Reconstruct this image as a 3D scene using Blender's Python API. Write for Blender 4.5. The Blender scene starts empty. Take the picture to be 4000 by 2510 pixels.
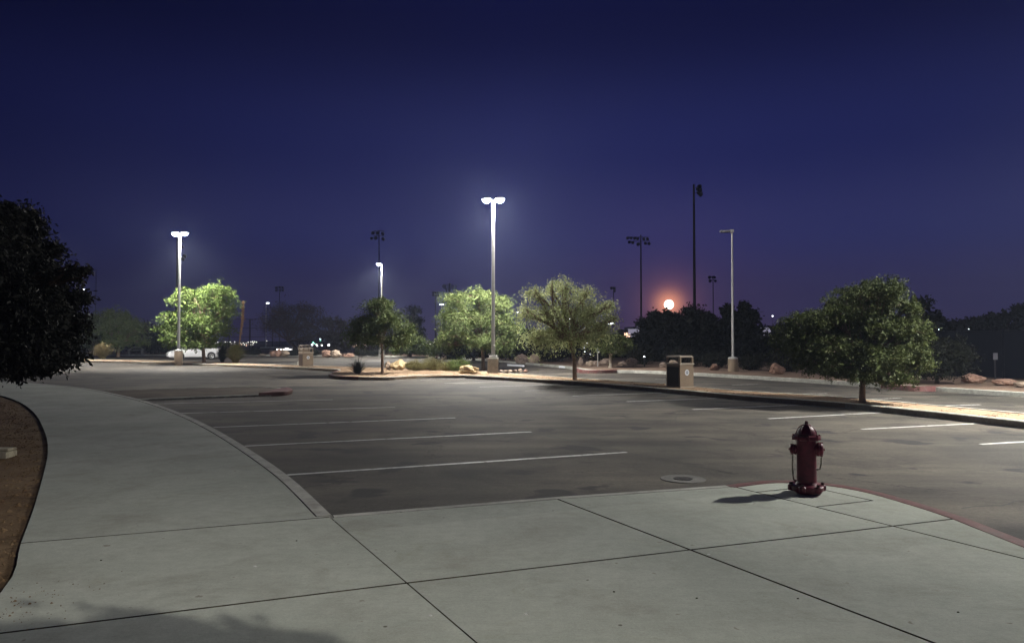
import bpy, bmesh, math, random
import numpy as np
from mathutils import Vector, Matrix
random.seed(7); RNG = np.random.default_rng(11)
PI = math.pi
sc = bpy.context.scene
COL = sc.collection
R = math.radians

# ---------------------------------------------------------------- camera
F = 2900.0; CH = 1.6; PITCH = math.atan(75 / F)
cam_d = bpy.data.cameras.new('camera'); cam = bpy.data.objects.new('camera', cam_d); COL.objects.link(cam)
cam.location = (0, 0, CH); cam.rotation_euler = (PI / 2 + PITCH, 0, 0)
cam_d.sensor_width = 36; cam_d.lens = F / 4000 * 36; cam_d.clip_end = 6000; cam_d.clip_start = 0.05
sc.camera = cam
_f = Vector((0, math.cos(PITCH), math.sin(PITCH))); _u = Vector((0, -math.sin(PITCH), math.cos(PITCH)))
def ray(px, py): return _f + Vector((1, 0, 0)) * ((px - 2000) / F) - _u * ((py - 1255) / F)
def G(px, py, z=0.0):
    d = ray(px, py); t = (z - CH) / d.z
    return Vector((d.x * t, d.y * t, z))
def A(px, py, Y):
    d = ray(px, py); t = Y / d.y
    return Vector((d.x * t, Y, CH + d.z * t))
S = 4000 / 2410
def g(x, y, z=0.0): return G(x * S, y * S, z)

# ---------------------------------------------------------------- materials
def mat(name, col, rough=0.7, metal=0.0, noise=None, bump=0.0, bscale=40, emit=None, spec=0.5, col2=None, detail=6, trans=0.0):
    m = bpy.data.materials.new(name); m.use_nodes = True
    nt = m.node_tree; b = nt.nodes['Principled BSDF']; L = nt.links
    b.inputs['Base Color'].default_value = (*col, 1); b.inputs['Roughness'].default_value = rough
    b.inputs['Metallic'].default_value = metal; b.inputs['Specular IOR Level'].default_value = spec
    tc = nt.nodes.new('ShaderNodeTexCoord')
    if col2 is not None:
        n = nt.nodes.new('ShaderNodeTexNoise'); n.inputs['Scale'].default_value = noise or 3; n.inputs['Detail'].default_value = detail
        n.inputs['Roughness'].default_value = 0.6
        L.new(tc.outputs['Object'], n.inputs['Vector'])
        r = nt.nodes.new('ShaderNodeValToRGB'); r.color_ramp.elements[0].position = 0.35; r.color_ramp.elements[1].position = 0.65
        r.color_ramp.elements[0].color = (*col, 1); r.color_ramp.elements[1].color = (*col2, 1)
        L.new(n.outputs['Fac'], r.inputs['Fac']); L.new(r.outputs['Color'], b.inputs['Base Color'])
    if bump:
        n2 = nt.nodes.new('ShaderNodeTexNoise'); n2.inputs['Scale'].default_value = bscale; n2.inputs['Detail'].default_value = 4
        L.new(tc.outputs['Object'], n2.inputs['Vector'])
        bp = nt.nodes.new('ShaderNodeBump'); bp.inputs['Strength'].default_value = bump; bp.inputs['Distance'].default_value = 0.02
        L.new(n2.outputs['Fac'], bp.inputs['Height']); L.new(bp.outputs['Normal'], b.inputs['Normal'])
    if emit:
        b.inputs['Emission Color'].default_value = (*emit[0], 1); b.inputs['Emission Strength'].default_value = emit[1]
    return m

def ground_mat(name, base, light, dark, fine, rough, bump, bscale=120, spots=None, big=0.35, spec=0.5, speck=None, streak=None, aniso=False, fc=(.60, 1.34)):
    """layered noise: broad patches (big), finer mottling, dark stains (spots = scale, cut, colour)"""
    m = bpy.data.materials.new(name); m.use_nodes = True
    nt = m.node_tree; b = nt.nodes['Principled BSDF']; L = nt.links; N = nt.nodes.new
    tc = N('ShaderNodeTexCoord')
    def noise(scale, detail=5, rg=0.6, dist=0.0):
        n = N('ShaderNodeTexNoise'); n.inputs['Scale'].default_value = scale; n.inputs['Detail'].default_value = detail
        n.inputs['Roughness'].default_value = rg; n.inputs['Distortion'].default_value = dist
        L.new(tc.outputs['Object'], n.inputs['Vector']); return n
    def ramp(src, p0, p1, c0, c1):
        r = N('ShaderNodeValToRGB'); e = r.color_ramp.elements
        e[0].position = p0; e[1].position = p1; e[0].color = (*c0, 1); e[1].color = (*c1, 1)
        L.new(src, r.inputs['Fac']); return r
    def mix(fac, a, c, mode='MIX', f=None):
        x = N('ShaderNodeMix'); x.data_type = 'RGBA'; x.blend_type = mode
        if fac is not None: L.new(fac, x.inputs[0])
        else: x.inputs[0].default_value = f
        L.new(a, x.inputs[6])
        if isinstance(c, tuple): x.inputs[7].default_value = (*c, 1)
        else: L.new(c, x.inputs[7])
        return x.outputs[2]
    c = ramp(noise(big, 6).outputs['Fac'], 0.38, 0.62, base, light).outputs['Color']
    d = ramp(noise(big * 2.3, 7, 0.65, 0.4).outputs['Fac'], 0.50, 0.72, (0, 0, 0), (1, 1, 1))
    c = mix(d.outputs['Color'], c, dark)
    fn = ramp(noise(fine, 8, 0.75).outputs['Fac'], 0.25, 0.75, (fc[0],) * 3, (fc[1],) * 3).outputs['Color']
    c = mix(None, c, fn, 'MULTIPLY', 1.0)
    if aniso:
        # wheel tracks and worn bands run with the driving lane; sealed cracks wander through
        mp2 = N('ShaderNodeMapping'); mp2.inputs['Rotation'].default_value = (0, 0, R(-22)); mp2.inputs['Scale'].default_value = (.16, 1.1, 1)
        L.new(tc.outputs['Object'], mp2.inputs['Vector']); nb = noise(1.0, 5, .6); L.new(mp2.outputs['Vector'], nb.inputs['Vector'])
        c = mix(None, c, ramp(nb.outputs['Fac'], .34, .66, (.62, .61, .60), (1.28, 1.24, 1.18)).outputs['Color'], 'MULTIPLY', 1.0)
        cv = N('ShaderNodeTexVoronoi'); cv.feature = 'DISTANCE_TO_EDGE'; cv.inputs['Scale'].default_value = .16
        wn = noise(.9, 5, .7); av = N('ShaderNodeVectorMath'); av.operation = 'MULTIPLY_ADD'; av.inputs[1].default_value = (1.6, 1.6, 0)
        L.new(wn.outputs['Color'], av.inputs[0]); L.new(tc.outputs['Object'], av.inputs[2]); L.new(av.outputs[0], cv.inputs['Vector'])
        ck = ramp(cv.outputs['Distance'], .0012, .0035, (.42, .41, .40), (1, 1, 1)).outputs['Color']
        c = mix(None, c, ck, 'MULTIPLY', 1.0)
    gn = ramp(noise(55, 6, 0.8).outputs['Fac'], 0.3, 0.7, (0.84, 0.84, 0.84), (1.12, 1.12, 1.12)).outputs['Color']
    c = mix(None, c, gn, 'MULTIPLY', 1.0)
    if streak:
        # broom finish: long thin streaks across the slab
        mp_ = N('ShaderNodeMapping'); mp_.inputs['Rotation'].default_value = (0, 0, streak); mp_.inputs['Scale'].default_value = (3, 60, 1)
        L.new(tc.outputs['Object'], mp_.inputs['Vector']); ns = noise(1.0, 4, .7); L.new(mp_.outputs['Vector'], ns.inputs['Vector'])
        c = mix(None, c, ramp(ns.outputs['Fac'], .3, .7, (.95, .95, .95), (1.04, 1.04, 1.04)).outputs['Color'], 'MULTIPLY', 1.0)
        st_ = ramp(noise(1.7, 6, .7, 1.2).outputs['Fac'], .56, .74, (1, 1, 1), (.87, .85, .80)).outputs['Color']
        c = mix(None, c, st_, 'MULTIPLY', 1.0)
    if spots:
        s = ramp(noise(spots[0], 3, 0.5, 0.3).outputs['Fac'], spots[1], spots[1] + 0.05, (0, 0, 0), (1, 1, 1))
        c = mix(s.outputs['Color'], c, spots[2])
    if speck:
        v = N('ShaderNodeTexVoronoi'); v.inputs['Scale'].default_value = speck[0]; L.new(tc.outputs['Object'], v.inputs['Vector'])
        s = ramp(v.outputs['Distance'], speck[1], speck[1] * 1.6, (1, 1, 1), (0, 0, 0))
        c = mix(s.outputs['Color'], c, speck[2])
    L.new(c, b.inputs['Base Color'])
    b.inputs['Roughness'].default_value = rough; b.inputs['Specular IOR Level'].default_value = spec
    bp = N('ShaderNodeBump'); bp.inputs['Strength'].default_value = bump; bp.inputs['Distance'].default_value = 0.01
    L.new(noise(bscale, 4, 0.7).outputs['Fac'], bp.inputs['Height']); L.new(bp.outputs['Normal'], b.inputs['Normal'])
    return m

def leaf_mat(name, c1, c2, rough=0.55, tl=0.14):
    m = bpy.data.materials.new(name); m.use_nodes = True
    nt = m.node_tree; b = nt.nodes['Principled BSDF']; L = nt.links; N = nt.nodes.new
    tc = N('ShaderNodeTexCoord'); n = N('ShaderNodeTexNoise'); n.inputs['Scale'].default_value = 5.5; n.inputs['Detail'].default_value = 5
    n.inputs['Roughness'].default_value = 0.8
    L.new(tc.outputs['Object'], n.inputs['Vector'])
    r = N('ShaderNodeValToRGB'); e = r.color_ramp.elements; e[0].position = 0.36; e[1].position = 0.64
    e[0].color = (*c1, 1); e[1].color = (*c2, 1); L.new(n.outputs['Fac'], r.inputs['Fac'])
    L.new(r.outputs['Color'], b.inputs['Base Color']); b.inputs['Roughness'].default_value = rough
    b.inputs['Specular IOR Level'].default_value = 0.15
    t = N('ShaderNodeBsdfTranslucent'); L.new(r.outputs['Color'], t.inputs['Color'])
    mx = N('ShaderNodeMixShader'); mx.inputs[0].default_value = tl
    L.new(b.outputs[0], mx.inputs[1]); L.new(t.outputs[0], mx.inputs[2])
    L.new(mx.outputs[0], nt.nodes['Material Output'].inputs['Surface'])
    return m

M = {}
for nm_, q_ in (('concrete', 1.0), ('concrete_b', 1.06), ('concrete_c', .95)):
    M[nm_] = ground_mat(nm_, tuple(x * q_ for x in (.375, .40, .345)), tuple(x * q_ for x in (.455, .48, .42)), tuple(x * q_ for x in (.33, .335, .285)), 9.0, .88, .3, 90, (9.0, .70, (.27, .26, .215)), big=.55, spec=.25, speck=(2.2, .02, (.12, .11, .09)), streak=(.55 + q_ * .3), fc=(.84, 1.12))
M['kerb'] = ground_mat('kerb_concrete', (.40, .405, .36), (.47, .465, .42), (.27, .26, .235), 6.0, .85, .3, 70, (9, .70, (.15, .14, .12)), big=.8, spec=.3)
M['red'] = ground_mat('red_kerb_paint', (.125, .042, .040), (.17, .075, .068), (.14, .10, .088), 9.0, .6, .3, 60, (8, .66, (.22, .15, .14)), big=1.2)
M['joint'] = mat('joint', (.035, .032, .022), .95, col2=(.07, .06, .035), noise=6, spec=.1)
M['asphalt'] = ground_mat('asphalt', (.060, .057, .050), (.125, .112, .094), (.030, .029, .027), 20.0, .78, .8, 160, (.95, .60, (.030, .028, .028)), big=.30, spec=.38, aniso=True)
M['asphalt2'] = ground_mat('asphalt_far', (.13, .12, .105), (.19, .17, .145), (.07, .065, .06), 14.0, .6, .5, 160, (.6, .66, (.06, .055, .055)), big=.12, spec=.4)
M['seam'] = mat('seam', (.018, .017, .018), .7, col2=(.035, .033, .032), noise=3)
M['collar'] = ground_mat('collar_concrete', (.125, .125, .112), (.165, .16, .145), (.085, .085, .078), 9, .85, .3, 60, None, big=2)
M['paint'] = ground_mat('road_paint', (.56, .56, .54), (.64, .64, .62), (.27, .26, .24), 20, .6, .2, 90, (7, .60, (.2, .19, .17)), big=1.6)
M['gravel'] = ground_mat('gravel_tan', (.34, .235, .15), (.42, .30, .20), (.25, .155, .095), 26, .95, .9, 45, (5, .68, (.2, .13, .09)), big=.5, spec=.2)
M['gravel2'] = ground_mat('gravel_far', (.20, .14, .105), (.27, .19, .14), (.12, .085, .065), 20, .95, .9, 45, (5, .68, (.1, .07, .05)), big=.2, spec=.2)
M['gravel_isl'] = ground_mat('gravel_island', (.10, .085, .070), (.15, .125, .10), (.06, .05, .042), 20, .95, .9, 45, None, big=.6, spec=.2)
M['gravel3'] = ground_mat('gravel_red', (.165, .108, .058), (.225, .155, .088), (.09, .057, .03), 30, .95, 1.0, 30, (9, .62, (.09, .05, .03)), big=1.1, spec=.15, speck=(9, .05, (.4, .26, .16)))
M['desert'] = ground_mat('desert', (.16, .12, .09), (.2, .15, .11), (.09, .07, .055), 4, .95, .3, 10, None, big=.05, spec=.1)
M['hydrant'] = mat('hydrant_paint', (.15, .011, .032), .40, spec=.45, col2=(.085, .007, .02), noise=11, bump=.12, bscale=55)
M['hydrant_dark'] = mat('hydrant_dark', (.05, .008, .012), .5)
M['chain'] = mat('chain_steel', (.16, .14, .10), .5, .7)
M['galv'] = mat('galvanised', (.50, .50, .50), .42, .55, col2=(.38, .38, .38), noise=5)
M['greypaint'] = mat('grey_pole_paint', (.55, .55, .54), .45, .1, col2=(.47, .47, .46), noise=4)
M['darkpole'] = mat('dark_steel_pole', (.035, .032, .035), .55, .4)
M['head'] = mat('lamp_housing', (.30, .30, .34), .5, .3)
M['floodhead'] = mat('flood_housing', (.03, .03, .035), .4, .5)
M['floodlens'] = mat('flood_lens', (.6, .6, .68), .15, .6)
M['lens'] = mat('lamp_lens_lit', (1, 1, 1), .4, emit=((.80, .86, 1.0), 28))
M['lens_off'] = mat('lamp_lens_off', (.05, .05, .055), .3)
M['far_lamp'] = mat('far_lamp_glow', (1, 1, 1), .4, emit=((1.0, .95, .88), 5))
M['far_lamp2'] = mat('far_lamp_warm', (1, 1, 1), .4, emit=((1.0, .62, .38), 5))
M['far_green'] = mat('far_lamp_green', (1, 1, 1), .4, emit=((.12, .9, .55), 2.5))
M['far_blue'] = mat('far_lamp_white', (1, 1, 1), .4, emit=((.9, .95, 1.0), 7))
M['moon'] = mat('moon_glow', (1, 1, 1), 1, emit=((1.0, .93, .82), 3.2))
M['bin'] = mat('bin_tan', (.25, .19, .13), .7, col2=(.20, .15, .105), noise=3, bump=.4, bscale=120)
M['bin_lid'] = mat('bin_lid', (.42, .36, .29), .65, col2=(.36, .31, .25), noise=5)
M['bin_black'] = mat('bin_black_panel', (.014, .013, .014), .6)
M['bin_brown'] = mat('bin_brown_panel', (.07, .045, .036), .6)
M['seal_w'] = mat('seal_white', (.72, .75, .80), .5)
M['seal_g'] = mat('seal_grey', (.15, .18, .22), .5)
M['seal_m'] = mat('seal_mid', (.40, .43, .48), .5)
M['car'] = mat('car_white_paint', (.78, .79, .80), .22, spec=.6)
M['glass'] = mat('car_glass', (.015, .016, .018), .08, spec=.8)
M['tyre'] = mat('tyre_rubber', (.018, .018, .018), .8)
M['rim'] = mat('alloy_rim', (.55, .55, .56), .3, .8)
M['black'] = mat('black_trim', (.012, .012, .012), .5)
M['tail'] = mat('tail_lamp', (.5, .02, .02), .25)
M['headlamp'] = mat('head_lamp', (.55, .57, .6), .15, .5)
M['plate'] = mat('plate', (.6, .6, .6), .5)
def rock_mat(name, a, b_, c):
    return ground_mat(name, a, b_, c, 9, .9, .9, 14, (4, .62, c), big=1.8, spec=.2)
M['rock_tan'] = rock_mat('rock_tan', (.52, .39, .22), (.62, .50, .31), (.34, .23, .12))
M['rock_red'] = rock_mat('rock_red', (.27, .165, .125), (.34, .22, .165), (.15, .09, .07))
M['rock_grey'] = rock_mat('rock_grey', (.26, .20, .165), (.33, .26, .21), (.15, .11, .09))
M['rock_pale'] = rock_mat('rock_pale', (.31, .245, .19), (.39, .31, .24), (.18, .135, .10))
M['bark'] = ground_mat('bark', (.17, .115, .085), (.23, .165, .125), (.10, .07, .05), 18, .9, 1.0, 30, None, big=2.5, spec=.2)
M['bark_dark'] = ground_mat('bark_dark', (.07, .05, .04), (.10, .07, .055), (.04, .03, .025), 18, .9, 1.0, 30, None, big=2.5, spec=.2)
M['bark_pale'] = mat('bark_pale', (.45, .40, .33), .8, col2=(.36, .32, .26), noise=8)
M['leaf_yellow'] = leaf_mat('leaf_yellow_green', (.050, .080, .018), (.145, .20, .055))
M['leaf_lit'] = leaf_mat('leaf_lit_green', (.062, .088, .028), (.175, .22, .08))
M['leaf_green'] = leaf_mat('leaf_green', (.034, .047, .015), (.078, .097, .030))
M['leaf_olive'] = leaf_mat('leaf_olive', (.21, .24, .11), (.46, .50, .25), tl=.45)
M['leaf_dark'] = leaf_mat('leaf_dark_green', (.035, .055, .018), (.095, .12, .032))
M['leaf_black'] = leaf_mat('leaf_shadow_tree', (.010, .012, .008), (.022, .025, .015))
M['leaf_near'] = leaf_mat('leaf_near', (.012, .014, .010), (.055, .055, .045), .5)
M['leaf_brown'] = leaf_mat('leaf_brown', (.045, .038, .028), (.085, .07, .05))
M['grass_straw'] = leaf_mat('grass_straw', (.16, .13, .065), (.30, .25, .13))
M['grass_green'] = leaf_mat('grass_green', (.06, .07, .03), (.13, .12, .055))
M['grass_dark'] = leaf_mat('grass_dark', (.018, .025, .02), (.04, .05, .04))
M['creosote'] = leaf_mat('creosote', (.12, .115, .045), (.22, .20, .08))
M['stalk'] = mat('dry_stalk', (.42, .27, .16), .85, col2=(.30, .19, .11), noise=9)
M['wall_white'] = mat('stucco_white_glow', (.55, .55, .62), .9, emit=((.55, .52, .66), .45))  # light falling on the far walls is put in as a glow of their own
M['wall_dark'] = mat('stucco_brown', (.05, .04, .045), .9)
M['window_lit'] = mat('window_lit', (1, .7, .5), .5, emit=((1.0, .62, .42), 3))
M['window_dark'] = mat('window_dark', (.04, .03, .05), .3)
M['pink'] = mat('pink_stucco', (.42, .20, .17), .9, col2=(.36, .17, .145), noise=2)
M['screen'] = mat('windscreen_fabric', (.004, .005, .009), .95, spec=.1)
M['noticeback'] = mat('notice_back', (.16, .16, .19), .7)
M['signback'] = mat('sign_white', (.62, .65, .68), .5)
M['signtext'] = mat('sign_text', (.10, .22, .45), .6)
M['bench'] = mat('bench_metal', (.22, .22, .21), .6)
M['cast'] = mat('cast_iron', (.045, .042, .04), .6, .5, bump=.5, bscale=70)
M['stone'] = rock_mat('stone_block', (.42, .38, .27), (.50, .46, .34), (.26, .23, .16))
M['antenna'] = mat('antenna_panel', (.42, .42, .52), .6)
M['litter'] = mat('litter', (.72, .72, .70), .7)

# ---------------------------------------------------------------- mesh builder
class MB:
    def __init__(s): s.v = []; s.f = []; s.m = []
    def add(s, vs, fs, mi=0):
        o = len(s.v); s.v += [tuple(v) for v in vs]; s.f += [tuple(i + o for i in f) for f in fs]; s.m += [mi] * len(fs); return s
    def box(s, c, d, rz=0, mi=0, taper=1.0, tilt=None):
        hx, hy, hz = d[0] / 2, d[1] / 2, d[2] / 2
        vs = []
        for z, t in ((-hz, 1), (hz, taper)):
            for x, y in ((-hx, -hy), (hx, -hy), (hx, hy), (-hx, hy)):
                vs.append(Vector((x * t, y * t, z)))
        mt = Matrix.Rotation(rz, 3, 'Z')
        if tilt is not None: mt = mt @ tilt
        vs = [mt @ v + Vector(c) for v in vs]
        return s.add(vs, [(0, 3, 2, 1), (4, 5, 6, 7), (0, 1, 5, 4), (1, 2, 6, 5), (2, 3, 7, 6), (3, 0, 4, 7)], mi)
    def bbox(s, c, d, b=0.01, rz=0, mi=0, tilt=None):
        """box with chamfered edges"""
        bm = bmesh.new(); bmesh.ops.create_cube(bm, size=1)
        bmesh.ops.scale(bm, vec=d, verts=bm.verts)
        bmesh.ops.bevel(bm, geom=list(bm.edges), offset=min(b, min(d) * .45), segments=2, profile=.5, affect='EDGES')
        mt = Matrix.Rotation(rz, 3, 'Z')
        if tilt is not None: mt = mt @ tilt
        vs = [mt @ v.co + Vector(c) for v in bm.verts]; fs = [[v.index for v in f.verts] for f in bm.faces]
        bm.free(); return s.add(vs, fs, mi)
    def tube(s, pts, rad, n=8, mi=0, cap=True):
        pts = [Vector(p) for p in pts]
        if not hasattr(rad, '__len__'): rad = [rad] * len(pts)
        rings = []; ref = None
        for i, p in enumerate(pts):
            d = (pts[min(i + 1, len(pts) - 1)] - pts[max(i - 1, 0)])
            if d.length < 1e-9: d = Vector((0, 0, 1))
            d.normalize()
            if ref is None: ref = Vector((1, 0, 0)) if abs(d.x) < .8 else Vector((0, 1, 0))
            a = (ref - d * ref.dot(d)).normalized(); b = d.cross(a); ref = a
            rings.append([p + (a * math.cos(2 * PI * k / n) + b * math.sin(2 * PI * k / n)) * rad[i] for k in range(n)])
        vs = [v for r in rings for v in r]; fs = []
        for i in range(len(rings) - 1):
            for k in range(n):
                k2 = (k + 1) % n
                fs.append((i * n + k, i * n + k2, (i + 1) * n + k2, (i + 1) * n + k))
        if cap:
            fs.append(tuple(range(n - 1, -1, -1))); fs.append(tuple((len(rings) - 1) * n + k for k in range(n)))
        return s.add(vs, fs, mi)
    def lathe(s, prof, n=24, c=(0, 0, 0), axis=None, mi=0, sy=1.0):
        """prof = [(r, z)...] about +Z through c, or about the given axis"""
        q = Vector((0, 0, 1)).rotation_difference(Vector(axis).normalized()) if axis is not None else None
        vs = []
        for r, z in prof:
            for k in range(n):
                v = Vector((r * math.cos(2 * PI * k / n), sy * r * math.sin(2 * PI * k / n), z))
                if q: v = q @ v
                vs.append(v + Vector(c))
        fs = []
        for i in range(len(prof) - 1):
            for k in range(n):
                k2 = (k + 1) % n; fs.append((i * n + k, i * n + k2, (i + 1) * n + k2, (i + 1) * n + k))
        fs.append(tuple(range(n - 1, -1, -1))); fs.append(tuple((len(prof) - 1) * n + k for k in range(n)))
        return s.add(vs, fs, mi)
    def prism(s, poly, z0, z1, mi=0):
        n = len(poly); vs = [(p[0], p[1], z0) for p in poly] + [(p[0], p[1], z1) for p in poly]
        fs = [tuple(range(n - 1, -1, -1)), tuple(range(n, 2 * n))] + [(i, (i + 1) % n, n + (i + 1) % n, n + i) for i in range(n)]
        return s.add(vs, fs, mi)
    def build(s, name, mats, parent=None, smooth=False, loc=None):
        me = bpy.data.meshes.new(name); me.from_pydata([tuple(v) for v in s.v], [], s.f); me.update()
        if not isinstance(mats, (list, tuple)): mats = [mats]
        for m in mats: me.materials.append(M[m] if isinstance(m, str) else m)
        if len(mats) > 1: me.polygons.foreach_set('material_index', s.m)
        bm = bmesh.new(); bm.from_mesh(me); bmesh.ops.recalc_face_normals(bm, faces=bm.faces); bm.to_mesh(me); bm.free()
        if smooth:
            me.polygons.foreach_set('use_smooth', [True] * len(me.polygons))
            try: me.set_sharp_from_angle(angle=R(38))
            except Exception: pass
        o = bpy.data.objects.new(name, me); COL.objects.link(o)
        if parent is not None: o.parent = parent
        if loc is not None: o.location = loc
        return o

def tag(o, label=None, cat=None, group=None, kind=None):
    if label: o['label'] = label
    if cat: o['category'] = cat
    if group: o['group'] = group
    if kind: o['kind'] = kind
    return o
def thing(name, label, cat, loc=(0, 0, 0), rz=0, group=None):
    o = bpy.data.objects.new(name, None); COL.objects.link(o); o.empty_display_size = .2
    o.location = loc; o.rotation_euler = (0, 0, rz)
    return tag(o, label, cat, group)
def struct(o): o['kind'] = 'structure'; return o
def dup(root, loc, rz=0, label=None, group=None, scale=None):
    def cp(o, par):
        c = o.copy(); COL.objects.link(c); c.parent = par
        for ch in list(o.children): cp(ch, c)
        return c
    r = cp(root, None); r.location = loc; r.rotation_euler = (0, 0, rz)
    if scale: r.scale = scale if hasattr(scale, '__len__') else (scale,) * 3
    if label: r['label'] = label
    if group: r['group'] = group
    return r

# ---------------------------------------------------------------- ground, lot, walks, kerbs
def sheet(name, pts, z, m, thick=None):
    bm = bmesh.new(); vs = [bm.verts.new((p[0], p[1], z - (thick or 0))) for p in pts]; f = bm.faces.new(vs)
    if thick:
        r = bmesh.ops.extrude_face_region(bm, geom=[f])
        # raise the top
        bmesh.ops.translate(bm, vec=(0, 0, thick), verts=[v for v in r['geom'] if isinstance(v, bmesh.types.BMVert)])
    bmesh.ops.triangulate(bm, faces=[x for x in bm.faces if len(x.verts) > 4])
    bmesh.ops.recalc_face_normals(bm, faces=bm.faces)
    me = bpy.data.meshes.new(name); bm.to_mesh(me); bm.free(); me.materials.append(M[m])
    o = bpy.data.objects.new(name, me); COL.objects.link(o); return struct(o)

def smooth_path(pts, k=4):
    """Catmull-Rom resample of 2-D points"""
    P = [Vector((p[0], p[1])) for p in pts]; out = []
    for i in range(len(P) - 1):
        p0 = P[max(i - 1, 0)]; p1 = P[i]; p2 = P[i + 1]; p3 = P[min(i + 2, len(P) - 1)]
        for j in range(k):
            t = j / k
            out.append(0.5 * ((2 * p1) + (p2 - p0) * t + (2 * p0 - 5 * p1 + 4 * p2 - p3) * t * t + (3 * p1 - p0 - 3 * p2 + p3) * t ** 3))
    out.append(P[-1]); return out

def offset(path, d):
    out = []
    for i, p in enumerate(path):
        t = (path[min(i + 1, len(path) - 1)] - path[max(i - 1, 0)])
        t.normalize(); out.append(p + Vector((-t.y, t.x)) * d)
    return out

def kerb(path, w, m, z0=-.16, z1=0.006, name='kerb', side=1):
    """kerb whose outer (road) face runs on path; the body lies on the given side"""
    inner = offset(path, w * side); outer = path; r = .018
    mid = offset(path, r * side); mb = MB(); n = len(path)
    vs = []
    for i in range(n):
        vs += [(outer[i].x, outer[i].y, z0), (outer[i].x, outer[i].y, z1 - r), (mid[i].x, mid[i].y, z1), (inner[i].x, inner[i].y, z1), (inner[i].x, inner[i].y, z0)]
    fs = []
    for i in range(n - 1):
        for k in range(4): fs.append((i * 5 + k, (i + 1) * 5 + k, (i + 1) * 5 + k + 1, i * 5 + k + 1))
    fs.append((0, 1, 2, 3, 4)); e = (n - 1) * 5; fs.append((e, e + 4, e + 3, e + 2, e + 1))
    mb.add(vs, fs); return struct(mb.build(name, m))

def v2(p): return Vector((p[0], p[1]))

# desert floor to the horizon
o = sheet('ground', [(-2500, -400), (2500, -400), (2500, 3000), (-2500, 3000)], -.30, 'desert')

# car park asphalt
ASP = -.15
o = sheet('parking_lot', [(-140, -30), (60, -30), (60, 60), (0, 110), (-140, 110)], ASP, 'asphalt')

# the paved walk: two slabs cut by tooled joints
def line2(a, b, rng=None): return (v2(g(*a)), v2(g(*b)), rng)
J1 = line2((775, 1216), (50, 1277)); J2 = line2((775, 1216), (1120, 1512))
J3 = line2((955, 1371), (2100, 1237)); J4 = line2((1308, 1172), (1620, 1291)); J5 = line2((1710, 1140), (2085, 1233))
J3b = line2((0, 1489), (955, 1371))
walk_edge = smooth_path([v2(g(*p)) for p in [(783, 1211), (680, 1118), (575, 1048), (500, 1005), (430, 973), (360, 948), (290, 930), (200, 913), (100, 903), (0, 896), (-160, 886)]], 4)
bed_edge = smooth_path([v2(g(*p)) for p in [(-160, 918), (-60, 921), (0, 930), (45, 945), (80, 970), (103, 1010), (113, 1060), (90, 1160), (50, 1275), (0, 1395)]] + [Vector((-2.75, 2.9)), Vector((-2.5, 0)), Vector((-2.4, -10))], 4)
p2 = v2(g(775, 1216)); d2 = (v2(g(1120, 1512)) - p2).normalized(); behind = p2 + d2 * ((3.86 - p2.x) / d2.x)
front = [v2(g(*p)) for p in [(783, 1211), (1310, 1168), (1705, 1141)]]
red_edge = smooth_path([v2(g(*p)) for p in [(1705, 1141), (1780, 1132), (1850, 1130), (1960, 1138), (2060, 1155), (2160, 1182), (2260, 1213), (2340, 1243), (2410, 1270)]] + [Vector((4.12, 5.0)), Vector((4.05, 3)), Vector((4.0, 0)), Vector((3.98, -3)), Vector((3.98, -10))], 4)

def slab(name, poly, cuts, w=.023):
    bm = bmesh.new(); f = bm.faces.new([bm.verts.new((p.x, p.y, 0)) for p in poly])
    f.normal_update(); bmesh.ops.triangulate(bm, faces=[f])
    for a, b, rng in cuts:
        d = (b - a).normalized(); n = Vector((-d.y, d.x))
        for s in (-.5, .5):
            c = a + n * w * s
            bmesh.ops.bisect_plane(bm, geom=bm.verts[:] + bm.edges[:] + bm.faces[:], plane_co=(c.x, c.y, 0), plane_no=(n.x, n.y, 0), dist=1e-6)
    gr = []
    for f in bm.faces:
        c = v2(f.calc_center_median())
        for a, b, rng in cuts:
            d = (b - a).normalized(); n = Vector((-d.y, d.x)); t = (c - a).dot(d)
            if abs((c - a).dot(n)) < w * .5 and (rng is None or rng[0] <= t <= rng[1]): gr.append(f); break
    for f in bm.faces:
        c = v2(f.calc_center_median()); h_ = 0
        for q_, (a, b, rng) in enumerate(cuts[:4]): h_ += (q_ * 2 + 1) * ((b - a).cross(c - a) > 0) if hasattr(a, 'cross') else 0
        f.material_index = (0, 2, 3)[int(h_) % 3]
    r = bmesh.ops.extrude_face_region(bm, geom=gr)
    nv = [v for v in r['geom'] if isinstance(v, bmesh.types.BMVert)]
    nf = [v for v in r['geom'] if isinstance(v, bmesh.types.BMFace)]
    for x in nf: x.material_index = 1
    for v_ in nv:
        for x in v_.link_faces: x.material_index = 1
    bmesh.ops.translate(bm, vec=(0, 0, -.012), verts=nv)
    bmesh.ops.delete(bm, geom=[x for x in gr if x.is_valid], context='FACES_ONLY')
    bmesh.ops.recalc_face_normals(bm, faces=bm.faces)
    me = bpy.data.meshes.new(name); bm.to_mesh(me); bm.free()
    me.materials.append(M['concrete']); me.materials.append(M['joint']); me.materials.append(M['concrete_b']); me.materials.append(M['concrete_c'])
    o = bpy.data.objects.new(name, me); COL.objects.link(o); return struct(o)

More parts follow.
